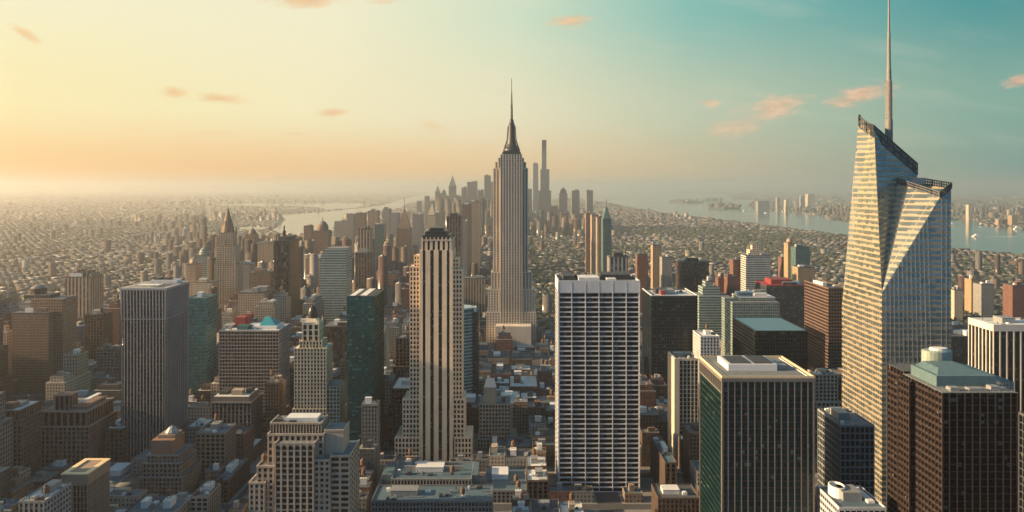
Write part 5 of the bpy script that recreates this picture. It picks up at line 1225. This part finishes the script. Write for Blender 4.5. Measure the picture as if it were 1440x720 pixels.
mass('far_shore_blocks', 'low far boroughs beyond the river and across the harbor fading into haze', rows, M_MASSF)
# buildings on the harbor islands
rows = []
for w in ISLW:
    xs = [p[0] for p in w]; ys = [p[1] for p in w]
    for _ in range(60):
        x_, y_ = r.uniform(min(xs), max(xs)), r.uniform(min(ys), max(ys))
        if inpoly(x_, y_, w): rows.append(row(x_, y_, 60, 40, 14+r.uniform(8, 40), 0, r, 13))
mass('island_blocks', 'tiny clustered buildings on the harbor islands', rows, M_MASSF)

# trees among the low blocks: lumpy clumps
tm = []; tf = []
ico = [(0, 0, 1), (.894, 0, .447), (.276, .851, .447), (-.724, .526, .447), (-.724, -.526, .447), (.276, -.851, .447), (.724, .526, -.447), (-.276, .851, -.447), (-.894, 0, -.447), (-.276, -.851, -.447), (.724, -.526, -.447), (0, 0, -1)]
icf = [(0, 1, 2), (0, 2, 3), (0, 3, 4), (0, 4, 5), (0, 5, 1), (1, 6, 2), (2, 7, 3), (3, 8, 4), (4, 9, 5), (5, 10, 1), (6, 7, 2), (7, 8, 3), (8, 9, 4), (9, 10, 5), (10, 6, 1)]
NTREE = 40000
for _ in range(NTREE):
    y_ = 1350*(5200/1350)**r.random(); px = r.uniform(-20, 1460) if r.random() < .35 else r.uniform(740, 1460)
    x_ = X(px, y_)
    dens = math.sin(x_*.006+1.3)+math.sin(y_*.004+x_*.002)+r.uniform(-1, 1)
    if dens < -.2 or wet(x_, y_) or hits(x_-6, x_+6, y_-6, y_+6): continue
    R_ = r.uniform(4, 8)*(1+y_/9000); zz = r.uniform(5, 9); b0_ = len(tm)
    for (a, b, c_) in ico:
        s = R_*r.uniform(.65, 1.2); tm.append((x_+a*s, y_+b*s, zz+c_*s*.8))
    for q in icf: tf.append((q[0]+b0_, q[1]+b0_, q[2]+b0_))
me = bpy.data.meshes.new('tree_canopy'); me.from_pydata(tm, [], tf)
m, t, bs = newmat('foliage'); g = t.new('ShaderNodeNewGeometry')
t.put(bs.inputs['Base Color'], t.ramp(t.noise(g.outputs['Position'], .05, 5, .7), [(.3, (.018, .030, .026)), (.5, (.032, .045, .032)), (.7, (.07, .055, .035))])); bs.inputs['Roughness'].default_value = .95
me.materials.append(m); o = bpy.data.objects.new('tree_canopy', me); C.objects.link(o); tag(o, 'dark leafy tree canopy scattered between the low distant blocks', 'trees', kind='stuff')

# ------------------------------------------------------------------ boats and wakes on the harbor
M_HULLW = plain('boat_white', (.7, .7, .68), .4, 0, .1, .2); M_HULLD = plain('boat_dark', (.06, .05, .05), .5, 0, .2, .2); M_WAKE = plain('wake_foam', (.62, .66, .64), .7, 0, .4, .05)
def boat(px, py, L_, W_, lab, dark=False, wake=0, cat='boat', yaw=0.0):
    x_, y_ = gp(px, py); L_ *= .7; W_ *= .6
    root = empty('cargo_boat' if dark else 'ferry', (x_, y_, .8), lab, cat)
    m_ = MB(); h = L_*.07+2
    pts = [(-L_/2, -W_/2), (L_*.3, -W_/2), (L_/2, 0), (L_*.3, W_/2), (-L_/2, W_/2)]
    m_.prism(pts, 0, h); o = m_.build('hull', M_HULLD if dark else M_HULLW, root)
    m_ = MB(); m_.box(-L_*.35, L_*.15, -W_*.35, W_*.35, h, h*2.1); m_.box(-L_*.25, 0, -W_*.28, W_*.28, h*2.1, h*3.0); m_.build('cabin', M_HULLW, root)
    m_ = MB(); m_.lathe(-L_*.2, 0, [(W_*.1, h*3), (W_*.09, h*4)], 8); m_.build('funnel', M_HULLD, root)
    if wake:
        m_ = MB(); m_.face([(-L_*.5, -W_*.3, .3), (-L_*.5, W_*.3, .3), (-L_*.5-wake, W_*1.3, .3), (-L_*.5-wake, -W_*1.3, .3)]); m_.build('wake', M_WAKE, root)
    root.rotation_euler = (0, 0, yaw)
boat(1372, 333, 60, 26, 'white ferry trailing a long wake in the near harbor', wake=190, yaw=math.pi)
boat(1341, 316.3, 70, 22, 'white boat half hidden behind the faceted glass tower', wake=0)
boat(1381, 316.8, 60, 24, 'dark moored ship at the end of the far pier', dark=True)
boat(1433, 322.5, 90, 26, 'long white moored vessel near the orange pier tower', wake=0)
boat(1078, 300.3, 60, 40, 'white boat with broad wake before the far shore point', wake=200)
boat(1047, 296.5, 40, 40, 'small boat with short wake right of the harbor island', wake=110)
boat(912, 284.5, 60, 30, 'tiny dark boat on open water left of the long island', dark=True)
boat(985, 291.5, 50, 26, 'tiny white boat left of the built up island', wake=60)

# ------------------------------------------------------------------ the air
m = bpy.data.materials.new('haze_air'); m.use_nodes = True; t = NT(m.node_tree); t.n.clear()
o_ = t.new('ShaderNodeOutputMaterial'); pv_ = t.new('ShaderNodeVolumePrincipled')
pv_.inputs['Color'].default_value = (.99, .99, .99, 1); pv_.inputs['Density'].default_value = HAZE_DENSITY; pv_.inputs['Anisotropy'].default_value = .78
t.l.new(pv_.outputs[0], o_.inputs['Volume'])
mb = MB(); mb.box(-91000, 91000, -600, 96000, -1.0, 432)
tag(mb.build('haze', m), 'even warm haze filling the air over the city', 'haze', kind='stuff')
